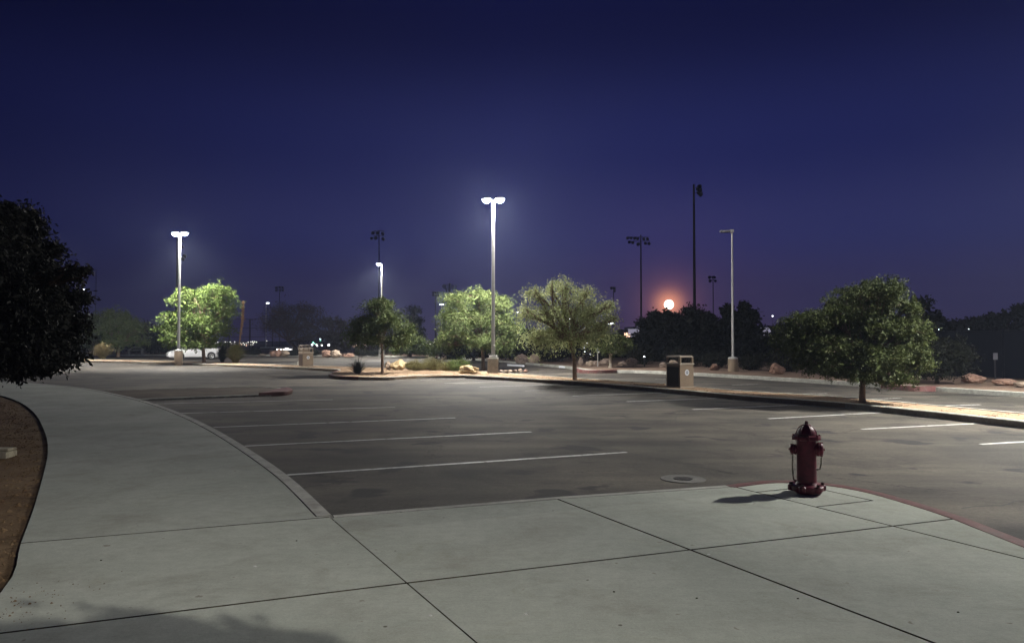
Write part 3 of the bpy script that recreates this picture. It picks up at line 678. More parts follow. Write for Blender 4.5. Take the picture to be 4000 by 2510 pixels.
def tree(label, base, Y, lobes, n, leaf, m, trunk_to, trunk_r=.08, bark='bark', droop=.5, name='tree', group=None, twig=.5, per=26, shell=.55, depth=.8, core=True, lean=None, bare=0, aspect=.38, cat='tree', z=0.0):
    """lobes in photo pixels (px, py, rx, ry) at depth Y -> ellipsoids; twigs start in a lobe's outer shell and hang"""
    bx = A(base[0], base[1], Y); root = thing(name, label, cat, (bx.x, Y, z), 0, group)
    o0 = np.array([bx.x, Y, z]); fork = A(trunk_to[0], trunk_to[1], Y); fk = Vector((fork.x - bx.x, 0, fork.z - z))
    cx = sum(l[0] for l in lobes) / len(lobes)
    span = max(l[0] + l[2] for l in lobes) - min(l[0] - l[2] for l in lobes); RX = span / 2 / F * Y
    mid = (max(l[0] + l[2] for l in lobes) + min(l[0] - l[2] for l in lobes)) / 2
    C = []
    for l in lobes:
        c = A(l[0], l[1], Y); rx = l[2] / F * Y; rz = l[3] / F * Y
        dx = (l[0] - mid) / F * Y; room = math.sqrt(max(0, RX * RX - dx * dx)) * depth
        ys = [0.0]
        if room > rx * .6: ys = [-room * .55, room * .5] if room < rx * 2 else [-room * .62, 0, room * .62]
        for yy in ys: C.append((np.array([c.x - bx.x, yy + RNG.uniform(-.1, .1) * rx, c.z - z]), np.array([rx, rx * .95, rz]), rx * rx * rz / len(ys) ** .5))
    wsum = sum(c[2] ** .75 for c in C); Pl, Dl = [], []
    tb = MB(); tips = []
    for c, r, w in C:
        k = max(4, int(n / per * (w ** .75) / wsum))
        # foliage gathers in puffs on the lobe's surface, with gaps between them
        ns = 9 if shell > .4 else 7
        sd = RNG.normal(size=(ns, 3)); sd[:, 2] = sd[:, 2] * .8 + .15; sd /= np.linalg.norm(sd, axis=1)[:, None]
        pick = RNG.integers(0, ns, k); sr = (.30 + .22 * RNG.random(ns))[pick][:, None]
        d = RNG.normal(size=(k, 3)); d[:, 2] = np.where((d[:, 2] < -.2) & (RNG.random(k) < .6), -d[:, 2] * .8, d[:, 2])
        d /= np.linalg.norm(d, axis=1)[:, None]; rad = (shell + (1 - shell) * RNG.random(k))[:, None]
        p = c + (sd[pick] * (1 - sr) * .98 + d * sr * rad) * r
        loose = RNG.random(k) < .12; p[loose] = c + (d * RNG.random((k, 1)) * r)[loose]
        tl = twig * (0.6 + .8 * RNG.random(k)) * min(r)
        out = d * np.array([1, 1, .55]) + RNG.normal(size=(k, 3)) * .35 + np.array([0, 0, .12])
        for j in range(k):
            t = RNG.random(per)
            seg = out[j] * (t[:, None] * tl[j]); seg[:, 2] -= droop * tl[j] * t ** 1.8
            sp = tl[j] * .11 + leaf * .5
            Pl.append(p[j] + seg + RNG.normal(size=(per, 3)) * sp)
            dd = out[j] + RNG.normal(size=(per, 3)) * .6; dd[:, 2] -= droop * 1.2 * t
            Dl.append(dd)
        tips.append((c, r, p))
    ncore = 0
    if core:  # oversized inner leaves added to block lamp light and darken the crown
        for c, r, w in C:
            kc = int(n / 26 * (w ** .75) / wsum); dc = RNG.normal(size=(kc, 3)); dc /= np.linalg.norm(dc, axis=1)[:, None]
            Pl.append(c + dc * (RNG.random((kc, 1)) ** .45) * .60 * r); Dl.append(RNG.normal(size=(kc, 3))); ncore += kc
    P = np.concatenate(Pl); D = np.concatenate(Dl); big = np.zeros(len(P), bool)
    if ncore: big[-ncore:] = True
    D /= np.linalg.norm(D, axis=1)[:, None]
    keep = P[:, 2] > .12; P = P[keep]; D = D[keep]; big = big[keep]
    sz = leaf * (.6 + .8 * RNG.random(len(P))) * np.where(big, 3.2, 1.0)
    quads(P, D, sz * aspect, sz, 'crown', m, root)
    # trunk and limbs
    r0 = trunk_r; mid_ = Vector((fk.x * .35 + (lean or 0), 0, fk.z * .5))
    tb.tube([(0, 0, -.06), (fk.x * .03, 0, .08), mid_, fk], [r0 * 1.45, r0 * 1.08, r0 * .92, r0 * .8], 10)
    tb.build('trunk', bark, root, True)
    lb = MB()
    for c, r, p in tips:
        e = Vector(c); md = fk.lerp(e, .5) + Vector((0, 0, .06 * (e - fk).length)) + Vector(RNG.normal(size=3)) * .06 * (e - fk).length
        lb.tube([fk * .97, md, e], [r0 * .55, r0 * .36, r0 * .16], 6)
        for j in range(min(len(p), 10 + bare)):
            q_ = Vector(p[j]); mm = e.lerp(q_, .5) + Vector(RNG.normal(size=3)) * .05; lb.tube([e if j % 3 else md, mm, q_], [r0 * .18, r0 * .12, r0 * .06], 4)
    lb.build('limbs', bark, root, True)
    return root

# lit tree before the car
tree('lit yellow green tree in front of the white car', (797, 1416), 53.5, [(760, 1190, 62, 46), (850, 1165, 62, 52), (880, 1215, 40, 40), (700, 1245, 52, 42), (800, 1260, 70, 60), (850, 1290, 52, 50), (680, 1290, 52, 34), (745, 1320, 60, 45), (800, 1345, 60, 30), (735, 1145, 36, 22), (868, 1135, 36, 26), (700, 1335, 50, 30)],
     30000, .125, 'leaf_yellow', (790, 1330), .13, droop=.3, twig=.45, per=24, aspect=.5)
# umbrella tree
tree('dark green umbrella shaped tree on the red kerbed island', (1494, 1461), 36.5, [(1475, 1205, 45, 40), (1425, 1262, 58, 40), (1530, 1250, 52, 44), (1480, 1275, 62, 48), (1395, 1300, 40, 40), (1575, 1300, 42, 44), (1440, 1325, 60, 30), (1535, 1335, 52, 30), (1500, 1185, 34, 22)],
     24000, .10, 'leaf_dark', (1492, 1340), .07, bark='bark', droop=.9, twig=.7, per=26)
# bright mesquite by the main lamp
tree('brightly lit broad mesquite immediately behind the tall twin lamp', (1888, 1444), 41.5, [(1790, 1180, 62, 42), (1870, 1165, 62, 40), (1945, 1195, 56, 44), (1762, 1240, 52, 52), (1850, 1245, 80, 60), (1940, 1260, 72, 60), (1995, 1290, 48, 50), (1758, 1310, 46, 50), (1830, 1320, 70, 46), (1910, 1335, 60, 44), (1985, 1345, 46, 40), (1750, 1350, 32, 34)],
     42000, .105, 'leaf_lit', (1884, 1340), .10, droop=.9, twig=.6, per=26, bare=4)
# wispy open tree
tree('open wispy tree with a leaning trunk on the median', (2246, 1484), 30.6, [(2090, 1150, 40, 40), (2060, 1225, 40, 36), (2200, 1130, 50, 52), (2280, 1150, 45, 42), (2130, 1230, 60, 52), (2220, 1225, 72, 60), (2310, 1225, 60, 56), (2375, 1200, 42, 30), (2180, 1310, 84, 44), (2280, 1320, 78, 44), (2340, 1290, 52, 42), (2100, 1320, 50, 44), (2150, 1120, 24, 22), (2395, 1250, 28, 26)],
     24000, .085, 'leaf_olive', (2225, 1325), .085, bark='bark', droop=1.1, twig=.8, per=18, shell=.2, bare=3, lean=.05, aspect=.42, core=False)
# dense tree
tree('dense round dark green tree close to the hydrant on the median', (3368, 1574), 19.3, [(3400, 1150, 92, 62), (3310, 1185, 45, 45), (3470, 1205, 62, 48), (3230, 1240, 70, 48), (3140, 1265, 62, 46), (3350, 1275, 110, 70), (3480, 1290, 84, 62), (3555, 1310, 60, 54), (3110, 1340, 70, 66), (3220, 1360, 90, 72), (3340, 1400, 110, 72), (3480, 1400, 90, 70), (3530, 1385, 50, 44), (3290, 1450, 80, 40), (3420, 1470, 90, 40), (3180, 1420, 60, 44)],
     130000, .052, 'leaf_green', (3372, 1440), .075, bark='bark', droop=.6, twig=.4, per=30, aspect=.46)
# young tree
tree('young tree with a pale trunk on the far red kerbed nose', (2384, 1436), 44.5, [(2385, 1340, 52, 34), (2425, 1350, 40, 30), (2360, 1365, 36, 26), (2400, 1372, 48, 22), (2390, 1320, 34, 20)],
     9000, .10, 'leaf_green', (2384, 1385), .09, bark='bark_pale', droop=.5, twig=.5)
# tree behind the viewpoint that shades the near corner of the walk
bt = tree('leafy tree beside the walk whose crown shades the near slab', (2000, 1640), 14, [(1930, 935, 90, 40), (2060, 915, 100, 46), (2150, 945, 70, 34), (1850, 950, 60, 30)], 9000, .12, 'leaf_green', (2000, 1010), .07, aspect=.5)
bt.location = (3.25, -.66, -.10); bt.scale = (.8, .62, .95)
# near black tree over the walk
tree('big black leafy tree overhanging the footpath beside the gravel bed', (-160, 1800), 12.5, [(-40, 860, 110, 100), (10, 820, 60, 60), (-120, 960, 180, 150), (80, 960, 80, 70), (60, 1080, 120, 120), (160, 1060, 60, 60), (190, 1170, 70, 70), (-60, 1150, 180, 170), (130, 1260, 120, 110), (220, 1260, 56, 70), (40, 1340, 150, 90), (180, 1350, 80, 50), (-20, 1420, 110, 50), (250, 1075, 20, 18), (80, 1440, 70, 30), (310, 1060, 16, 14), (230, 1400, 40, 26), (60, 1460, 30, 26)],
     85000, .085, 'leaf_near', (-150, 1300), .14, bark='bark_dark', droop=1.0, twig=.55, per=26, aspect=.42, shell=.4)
# far green trees beyond the straw grass
tree('rounded green tree behind the straw grass clump and bench', (462, 1392), 76, [(450, 1240, 60, 34), (500, 1275, 66, 44), (420, 1290, 56, 44), (545, 1290, 30, 22), (470, 1325, 70, 40), (530, 1330, 32, 26)],
     15000, .18, 'leaf_lit', (462, 1345), .16, droop=.6, twig=.5, group='green trees beyond the straw grass')
tree('lower darker green tree merging with the near black tree', (372, 1392), 78, [(380, 1255, 44, 26), (360, 1290, 50, 40), (400, 1300, 46, 36), (350, 1335, 52, 34)],
     9000, .20, 'leaf_dark', (372, 1345), .12, droop=.6, twig=.5, group='green trees beyond the straw grass')

FT = 'dark trees beyond the far lot'
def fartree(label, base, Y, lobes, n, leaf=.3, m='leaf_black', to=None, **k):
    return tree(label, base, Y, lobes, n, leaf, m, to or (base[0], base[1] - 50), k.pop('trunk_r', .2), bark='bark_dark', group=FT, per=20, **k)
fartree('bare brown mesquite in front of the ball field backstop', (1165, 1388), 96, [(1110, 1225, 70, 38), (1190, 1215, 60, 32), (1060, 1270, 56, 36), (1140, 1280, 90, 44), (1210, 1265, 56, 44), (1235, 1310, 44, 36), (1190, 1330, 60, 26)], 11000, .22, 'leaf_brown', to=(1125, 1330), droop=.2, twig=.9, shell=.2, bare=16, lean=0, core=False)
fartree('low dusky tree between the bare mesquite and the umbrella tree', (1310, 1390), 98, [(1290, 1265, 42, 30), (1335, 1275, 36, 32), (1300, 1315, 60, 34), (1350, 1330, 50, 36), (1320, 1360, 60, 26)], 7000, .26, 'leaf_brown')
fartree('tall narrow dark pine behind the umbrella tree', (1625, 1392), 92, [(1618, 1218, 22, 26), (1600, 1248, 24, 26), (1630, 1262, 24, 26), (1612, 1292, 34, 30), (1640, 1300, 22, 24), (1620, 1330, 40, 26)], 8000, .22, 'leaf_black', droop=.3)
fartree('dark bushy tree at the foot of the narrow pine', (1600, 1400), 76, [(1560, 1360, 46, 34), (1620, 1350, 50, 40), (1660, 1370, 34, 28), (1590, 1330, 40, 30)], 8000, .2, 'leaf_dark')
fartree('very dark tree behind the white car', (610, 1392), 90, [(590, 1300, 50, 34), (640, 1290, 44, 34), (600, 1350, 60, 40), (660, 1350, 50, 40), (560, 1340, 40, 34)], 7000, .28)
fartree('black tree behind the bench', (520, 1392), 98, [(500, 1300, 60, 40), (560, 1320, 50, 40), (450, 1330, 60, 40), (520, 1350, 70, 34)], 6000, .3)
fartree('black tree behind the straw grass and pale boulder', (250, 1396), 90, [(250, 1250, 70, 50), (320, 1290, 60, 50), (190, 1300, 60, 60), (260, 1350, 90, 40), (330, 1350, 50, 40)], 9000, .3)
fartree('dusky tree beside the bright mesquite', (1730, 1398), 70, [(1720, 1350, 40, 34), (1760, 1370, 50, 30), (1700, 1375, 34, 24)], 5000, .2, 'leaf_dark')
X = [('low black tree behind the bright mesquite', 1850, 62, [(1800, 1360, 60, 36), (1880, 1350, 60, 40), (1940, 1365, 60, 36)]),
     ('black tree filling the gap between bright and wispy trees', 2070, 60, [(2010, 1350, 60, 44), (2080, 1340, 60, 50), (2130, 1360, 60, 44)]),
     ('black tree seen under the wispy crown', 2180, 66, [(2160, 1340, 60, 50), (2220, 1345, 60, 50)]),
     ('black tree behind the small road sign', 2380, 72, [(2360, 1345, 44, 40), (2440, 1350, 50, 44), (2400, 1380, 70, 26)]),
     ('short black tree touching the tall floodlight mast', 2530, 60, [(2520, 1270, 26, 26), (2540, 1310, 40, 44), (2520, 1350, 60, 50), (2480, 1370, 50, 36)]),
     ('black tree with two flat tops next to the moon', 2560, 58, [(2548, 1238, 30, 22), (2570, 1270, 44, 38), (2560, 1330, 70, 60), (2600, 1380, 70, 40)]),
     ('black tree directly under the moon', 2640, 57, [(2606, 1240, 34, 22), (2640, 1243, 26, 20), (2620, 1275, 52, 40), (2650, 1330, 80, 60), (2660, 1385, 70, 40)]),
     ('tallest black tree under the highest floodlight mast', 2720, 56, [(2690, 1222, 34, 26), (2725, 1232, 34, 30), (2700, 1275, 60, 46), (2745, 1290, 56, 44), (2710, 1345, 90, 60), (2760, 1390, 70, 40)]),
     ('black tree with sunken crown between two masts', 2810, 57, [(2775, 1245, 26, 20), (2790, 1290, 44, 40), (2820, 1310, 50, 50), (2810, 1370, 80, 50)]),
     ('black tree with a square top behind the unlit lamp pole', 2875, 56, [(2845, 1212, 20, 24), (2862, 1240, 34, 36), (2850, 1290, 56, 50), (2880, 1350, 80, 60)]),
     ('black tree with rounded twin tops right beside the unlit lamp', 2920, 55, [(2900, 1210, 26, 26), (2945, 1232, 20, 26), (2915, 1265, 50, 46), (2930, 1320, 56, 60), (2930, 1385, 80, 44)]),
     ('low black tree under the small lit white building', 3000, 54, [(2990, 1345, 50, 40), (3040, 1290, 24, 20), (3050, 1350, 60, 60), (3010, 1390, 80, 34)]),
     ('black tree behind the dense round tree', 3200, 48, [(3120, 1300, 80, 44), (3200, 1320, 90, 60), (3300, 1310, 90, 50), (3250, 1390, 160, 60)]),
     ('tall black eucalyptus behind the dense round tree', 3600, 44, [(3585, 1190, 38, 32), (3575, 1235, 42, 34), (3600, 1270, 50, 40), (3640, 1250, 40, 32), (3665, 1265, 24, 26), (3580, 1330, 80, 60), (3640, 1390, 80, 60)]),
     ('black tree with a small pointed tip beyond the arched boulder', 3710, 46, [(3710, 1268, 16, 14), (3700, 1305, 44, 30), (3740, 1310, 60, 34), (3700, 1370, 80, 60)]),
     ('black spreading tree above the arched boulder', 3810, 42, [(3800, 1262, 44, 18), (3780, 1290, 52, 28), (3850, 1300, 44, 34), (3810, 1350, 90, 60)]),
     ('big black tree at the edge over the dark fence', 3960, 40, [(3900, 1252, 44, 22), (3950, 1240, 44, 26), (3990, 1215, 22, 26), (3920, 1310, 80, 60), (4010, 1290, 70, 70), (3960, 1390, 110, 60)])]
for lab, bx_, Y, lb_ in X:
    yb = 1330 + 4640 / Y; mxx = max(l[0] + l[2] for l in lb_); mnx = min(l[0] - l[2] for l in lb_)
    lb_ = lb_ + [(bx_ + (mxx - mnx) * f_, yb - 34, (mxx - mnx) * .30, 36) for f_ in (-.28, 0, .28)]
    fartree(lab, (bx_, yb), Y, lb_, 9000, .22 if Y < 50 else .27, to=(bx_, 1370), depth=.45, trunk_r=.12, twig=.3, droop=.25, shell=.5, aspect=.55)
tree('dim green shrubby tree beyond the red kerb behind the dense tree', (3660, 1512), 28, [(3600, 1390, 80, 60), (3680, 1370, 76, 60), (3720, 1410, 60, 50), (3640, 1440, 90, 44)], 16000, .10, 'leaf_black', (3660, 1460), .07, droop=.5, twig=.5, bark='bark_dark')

# shrubs and grasses
def blades(label, px, py, w_px, h_px, n, m, name, cat, group=None, width=.018, up=1.0, curl=.5, seg=3, ragged=.3):
    p = G(px, py); Y = p.y; w = w_px / 2 / F * Y; h = h_px / F * Y
    root = thing(name, label, cat, (p.x, Y, 0), 0, group); mb = MB(); rg = random.Random(int(px))
    for i in range(n):
        a = rg.uniform(0, 2 * PI); t = rg.random() ** .6; L = rg.uniform(1 - ragged, 1.1)
        r = w * t * L; top = h * L * math.sqrt(max(.05, 1 - (t * .93) ** 2)) * up
        b = Vector((rg.uniform(-.12, .12) * w, rg.uniform(-.12, .12) * w, 0)); d = Vector((math.cos(a), math.sin(a), 0)); s = Vector((-d.y, d.x, 0)) * width
        if rg.random() < .5: s = s.lerp(Vector((width, 0, 0)), .7)
        vs = []
        for k in range(seg + 1):
            u = k / seg; q_ = b + d * r * (u ** (1 + curl)) + Vector((0, 0, top * (1 - (1 - u) ** (1.3 + curl * .4))))
            ww = (1 - u * .85); vs += [q_ - s * ww, q_ + s * ww]
        mb.add(vs, [(2 * k, 2 * k + 1, 2 * k + 3, 2 * k + 2) for k in range(seg)])
    mb.build('blades', m, root); return root
blades('straw coloured fountain grass clump near the pale boulder', 400, 1401, 116, 62, 1500, 'grass_straw', 'grass_clump', 'grass')
blades('large green brown grass clump beside the rear of the white car', 920, 1417, 112, 74, 1800, 'grass_green', 'grass_clump', 'grass', width=.02)
blades('darker grass clump between the white car and the big clump', 868, 1415, 70, 66, 900, 'grass_dark', 'grass_clump', 'grass', width=.02)
blades('dark spiky grass clump on the red kerbed island', 1397, 1459, 118, 68, 330, 'grass_dark', 'grass_clump', 'grass', width=.012, curl=.02, ragged=.5)
p = G(934, 1414); st = thing('agave_stalk', 'tall dried tan agave flower stalk rising above the grass clump', 'plant', (p.x, p.y, 0))
t1 = A(950, 1176, p.y) - Vector((p.x, p.y, 0)); t0 = A(936, 1330, p.y) - Vector((p.x, p.y, 0)); tm = A(948, 1245, p.y) - Vector((p.x, p.y, 0))
mb = MB(); mb.tube([(0, 0, 0), t0, tm, t1], [.04, .05, .095, .02], 8); mb.build('stem', 'stalk', st, True)
P = []; 
for i in range(420):
    u = random.random() ** .8; c0 = t0.lerp(tm, u * 2) if u < .5 else tm.lerp(t1, u * 2 - 1); P.append(np.array(c0) + RNG.normal(size=3) * .06 * (1.1 - abs(u - .5)))
P = np.array(P); D = RNG.normal(size=P.shape) + np.array([0, 0, 1.5]); D /= np.linalg.norm(D, axis=1)[:, None]
quads(P, D, np.full(len(P), .05), np.full(len(P), .15), 'flowers', 'stalk', st)

def bush(label, px, py, w_px, h_px, n, m, leaf, name='shrub', group=None, stems=40, z=0.0):
    p = G(px, py, z); Y = p.y; w = w_px / 2 / F * Y; h = h_px / F * Y
    root = thing(name, label, 'shrub', (p.x, Y, z), 0, group); mb = MB(); P = []; D = []
    for i in range(stems):
        a = RNG.uniform(0, 2 * PI); t = RNG.random() ** .5
        e = Vector((math.cos(a) * w * t, math.sin(a) * w * .7 * t, h * math.sqrt(max(.08, 1 - t * t * .9)) * RNG.uniform(.7, 1.1)))
        b = Vector((e.x * .15, e.y * .15, 0)); md = b.lerp(e, .5) + Vector((e.x * .12, e.y * .12, 0))
        mb.tube([b, md, e], [.012, .008, .003], 4)
        k = n // stems; u = RNG.random(k) ** .6
        q_ = np.array([np.array(md.lerp(e, (x - .5) * 2) if x > .5 else b.lerp(md, x * 2)) for x in u])
        P.append(q_ + RNG.normal(size=(k, 3)) * np.array([.09, .09, .06]) * (h / .6)); D.append(RNG.normal(size=(k, 3)) * .7 + np.array(e.normalized()))
    mb.build('stems', 'bark', root)
    P = np.concatenate(P); D = np.concatenate(D); D /= np.linalg.norm(D, axis=1)[:, None]; P[:, 2] = np.maximum(P[:, 2], .03)
    quads(P, D, leaf * .35 * np.ones(len(P)), leaf * (.6 + .8 * RNG.random(len(P))), 'foliage', m, root); return root
GC = 'creosote bushes on the median'
bush('olive creosote bush touching the rounded tan boulder', 1622, 1446, 96, 40, 3600, 'creosote', .07, group=GC)
bush('taller olive creosote bush in the middle of its row', 1690, 1445, 116, 50, 4600, 'creosote', .07, group=GC)
bush('sparse olive creosote bush between two others in the row', 1748, 1447, 86, 38, 3000, 'creosote', .07, group=GC)
bush('yellowish creosote bush leaning behind the bright yellow rock', 1795, 1448, 84, 56, 4200, 'leaf_yellow', .07, group=GC)
GD = 'dark shrubs along the far gravel'
for lab, x, y, w, h in [('dark shrub beside the three reddish boulders', 1150, 1388, 60, 26), ('dark shrub below the green and white lights', 1215, 1389, 70, 30), ('dark shrub beyond the low long pinkish boulder', 1410, 1391, 70, 30), ('dark shrub just before the small concrete lamp base', 1460, 1391, 50, 28), ('dark shrub beyond the backstop end near stalk', 985, 1386, 70, 30),
                        ('dark shrub behind the pointed pale boulder', 1740, 1394, 90, 40), ('dark shrub below the wispy tree crown', 2150, 1412, 120, 56), ('dark shrub behind the small sign', 2330, 1412, 110, 60), ('dark shrub at the base of the big block boulder', 2500, 1422, 120, 60),
                        ('dark shrub behind the lone waste bin', 2660, 1428, 150, 70), ('dark shrub between lone bin and unlit pole', 2790, 1434, 120, 60), ('dark shrub just past the unlit pole', 2930, 1444, 130, 64), ('dark shrub behind the squat red boulder', 3060, 1450, 130, 64), ('dark shrub beneath the dense tree crown', 3250, 1462, 170, 70)]:
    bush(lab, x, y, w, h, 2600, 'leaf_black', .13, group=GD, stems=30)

# ---------------------------------------------------------------- white car
def car():
    p = G(749, 1404, ASP); t = thing('parked_car', 'white sedan parked behind the lit tree and round lamp base', 'car', (p.x, p.y + .5, ASP), R(180 + 35))
    # local: x forward, y across; stations along x of half-width & section heights
    W = .88
    st = [(-2.28, .60, .34, .95, .62), (-2.20, .78, .24, 1.02, .74), (-1.75, .86, .20, 1.06, .80), (-1.2, .88, .18, 1.02, .84), (0, .89, .17, .98, .86), (1.0, .89, .17, .96, .85), (1.4, .87, .19, .90, .82), (1.9, .82, .20, .80, .74), (2.2, .70, .24, .68, .60), (2.32, .50, .32, .58, .42)]
    vs = []; n = 8
    for x, hw, z0, z1, tw in st:
        for y, z in ((-hw * .85, z0), (-hw, z0 + .12), (-hw * 1.0, (z0 + z1) / 2), (-hw * .97, z1 - .10), (-tw, z1), (tw, z1), (hw * .97, z1 - .10), (hw, (z0 + z1) / 2), (hw, z0 + .12), (hw * .85, z0)):
            vs.append((x, y, z))
    n = 10; fs = []
    for i in range(len(st) - 1):
        for k in range(n): fs.append((i * n + k, i * n + (k + 1) % n, (i + 1) * n + (k + 1) % n, (i + 1) * n + k))
    fs.append(tuple(range(n))); e = (len(st) - 1) * n; fs.append(tuple(e + k for k in range(n - 1, -1, -1)))
    mb = MB(); mb.add(vs, fs)
    body = mb.build('body', 'car', t, True)
    # cabin: glasshouse then roof panel
    cb = [(-1.95, .70, 1.00, .60), (-1.05, .76, 1.36, .56), (-.2, .78, 1.46, .58), (.35, .77, 1.42, .57), (1.25, .74, .96, .66)]
    prof = [(-1.98, .98), (-1.25, 1.34), (-.75, 1.43), (-.1, 1.455), (.35, 1.40), (1.28, .95)]
    vs = []; m_ = len(prof)
    for x, z in prof: 
        hw = .76 if z < 1.1 else .58; vs += [(x, -hw, z), (x, hw, z)]
    low = [(x, s * .80, .93) for x, z in prof for s in (-1, 1)]
    mb = MB(); mb.add(vs + low, [(2 * i, 2 * i + 1, 2 * i + 3, 2 * i + 2) for i in range(m_ - 1)] + [(2 * i, 2 * i + 2, 2 * m_ + 2 * i + 2, 2 * m_ + 2 * i) for i in range(m_ - 1)] + [(2 * i + 1, 2 * m_ + 2 * i + 1, 2 * m_ + 2 * i + 3, 2 * i + 3) for i in range(m_ - 1)])
    mb.build('windows', 'glass', t, True)
    mb = MB(); rf = [(-1.3, 1.335), (-.75, 1.445), (-.1, 1.47), (.38, 1.41)]
    vv = [(x, s * .585, z + .006) for x, z in rf for s in (-1, 1)] + [(x, s * .585, z - .03) for x, z in rf for s in (-1, 1)]; k = len(rf)
    mb.add(vv, [(2 * i, 2 * i + 1, 2 * i + 3, 2 * i + 2) for i in range(k - 1)] + [(2 * k + 2 * i, 2 * k + 2 * i + 2, 2 * k + 2 * i + 3, 2 * k + 2 * i + 1) for i in range(k - 1)] + [(2 * i, 2 * i + 2, 2 * k + 2 * i + 2, 2 * k + 2 * i) for i in range(k - 1)] + [(2 * i + 1, 2 * k + 2 * i + 1, 2 * k + 2 * i + 3, 2 * i + 3) for i in range(k - 1)])
    mb.build('roof', 'car', t)
    for s in (-1, 1):
        mb = MB()
        for a_, b_ in (((.38, s * .585, 1.41), (1.30, s * .77, .95)), ((-.30, s * .595, 1.45), (-.32, s * .80, .97)), ((-1.28, s * .585, 1.34), (-1.98, s * .76, .99))): mb.tube([a_, b_], .028, 6)
        mb.build('window_pillars', 'car', t)
        mb = MB(); mb.bbox((.95, s * .93, 1.0), (.12, .2, .12), .04); mb.build('mirror', 'car', t)
        mb = MB(); mb.bbox((1.93, s * .62, .67), (.42, .30, .12), .04, rz=-s * .42); mb.build('headlight', 'headlamp', t)
        mb = MB(); mb.bbox((-2.15, s * .66, .86), (.22, .30, .15), .04, rz=s * .35); mb.build('tail_light', 'tail', t)
        for x in (1.38, -1.32):
            wl = MB(); wl.lathe([(.20, -.10), (.30, -.10), (.325, -.07), (.325, .07), (.30, .10), (.20, .10)], 28, (x, s * .80, .325), (0, s, 0)); w_ = wl.build('wheel', 'tyre', t, True)
            rm = MB(); rm.lathe([(.03, .115), (.05, .118)], 12, (x, s * .80, .325), (0, s, 0))
            for k_ in range(5):
                a_ = k_ * 2 * PI / 5; rm.tube([(x, s * .915, .325), (x + .2 * math.cos(a_), s * .905, .325 + .2 * math.sin(a_))], .024, 6)
            rm.tube([(x + .21 * math.cos(a), s * .905, .325 + .21 * math.sin(a)) for a in [j * PI / 12 for j in range(25)]], .018, 6); rm.build('rim', 'rim', w_, True)
            aw = MB(); aw.lathe([(.01, 0), (.37, 0), (.37, .006)], 28, (x, s * .888, .345), (0, s, 0)); aw.build('wheel_arch', 'black', t)
        mb = MB(); mb.box((0.05, s * .893, .21), (1.9, .02, .07)); mb.build('sill_trim', 'black', t)
    mb = MB(); mb.bbox((2.285, 0, .50), (.08, .78, .14), .03); mb.build('grille', 'black', t)
    mb = MB(); mb.bbox((2.255, 0, .30), (.14, 1.0, .09), .03); mb.build('lower_grille', 'black', t)
    mb = MB(); mb.bbox((2.28, 0, .64), (.06, .74, .035), .01); mb.build('upper_grille', 'black', t)
    mb = MB(); mb.bbox((-2.29, 0, .62), (.02, .5, .16), .005); mb.build('number_plate', 'plate', t)
car()

# ---------------------------------------------------------------- floodlight masts
def mast(label, px, top, Y, heads, pole_px=9, arms=(), lens=0.5, name='floodlight_mast', side=None):
    base = A(px, 1330, Y); T = A(px, top, Y); H = T.z; k = Y / F
    t = thing(name, label, 'floodlight', (base.x, Y, 0), 0, 'ball field floodlight masts')
    mb = MB(); mb.tube([(0, 0, 0), (0, 0, H)], [pole_px * k * .62, pole_px * k * .36], 10); mb.build('pole', 'darkpole', t, True)
    for x0, x1, y in arms:
        mb = MB(); mb.tube([(x0 * k, 0, (1330 - y) * k + CH), (x1 * k, 0, (1330 - y) * k + CH)], max(.04, 1.2 * k), 6); mb.build('crossarm', 'darkpole', t)
    for dx, y, r, *rest in heads:
        c = Vector((dx * k, -.15, (1330 - y) * k + CH)); rr = r * k; dirv = Vector((rest[0] if rest else (.4 if dx < 0 else -.4), -1, -.55)).normalized()
        hb_ = MB(); hb_.lathe([(rr * .35, -rr * .9), (rr * .75, -rr * .5), (rr, 0), (rr * 1.05, rr * .5)], 14, c, dirv); hd = hb_.build('flood_head', 'floodhead', t, True)
        lb_ = MB(); lb_.lathe([(rr * .2, rr * .42), (rr * .85, rr * .40)], 14, c, dirv); lb_.build('lens', 'floodlens', hd)
    return t
mast('highest floodlight mast with lamps on one side above the black trees', 2714, 720, 92, [(20, 727, 9, .6), (22, 742, 9, .7), (24, 757, 9, .6), (14, 736, 8, .8), (17, 752, 8, .8)], 11, [(0, 24, 730), (0, 24, 750)])
mast('wide floodlight mast with two long rows of lamps near the moon', 2505, 917, 136, [(-53, 928, 6), (-40, 928, 6), (-26, 929, 6), (-14, 931, 6), (12, 932, 6), (26, 932, 6), (-46, 944, 6), (-33, 946, 6), (-12, 952, 7), (18, 949, 6), (32, 950, 6)], 7, [(-56, 30, 925), (-48, 36, 941)])
mast('small four lamp mast past the highest mast', 2787, 1076, 225, [(-15, 1082, 6), (-2, 1082, 5), (6, 1082, 5), (-13, 1096, 6), (9, 1096, 5)], 4, [(-20, 10, 1080), (-18, 12, 1093)])
mast('thin mast peeking over the wispy tree', 2397, 1118, 262, [(-8, 1124, 6), (3, 1126, 6), (4, 1135, 5)], 4, [(-12, 8, 1121)])
mast('six lamp mast rising behind the single head lamp', 1479, 898, 131, [(-24, 908, 7), (-7, 909, 7), (16, 911, 7), (-29, 929, 6), (-13, 928, 7), (18, 932, 7)], 5, [(-20, 20, 900), (-22, 18, 920)])
mast('small six lamp mast beside the antenna tower', 1701, 1138, 290, [(-10, 1142, 4.5), (1, 1142, 4.5), (11, 1142, 4.5), (-11, 1152, 4.5), (2, 1152, 4.5), (12, 1153, 4.5)], 4, [(-13, 14, 1141), (-13, 14, 1151)])
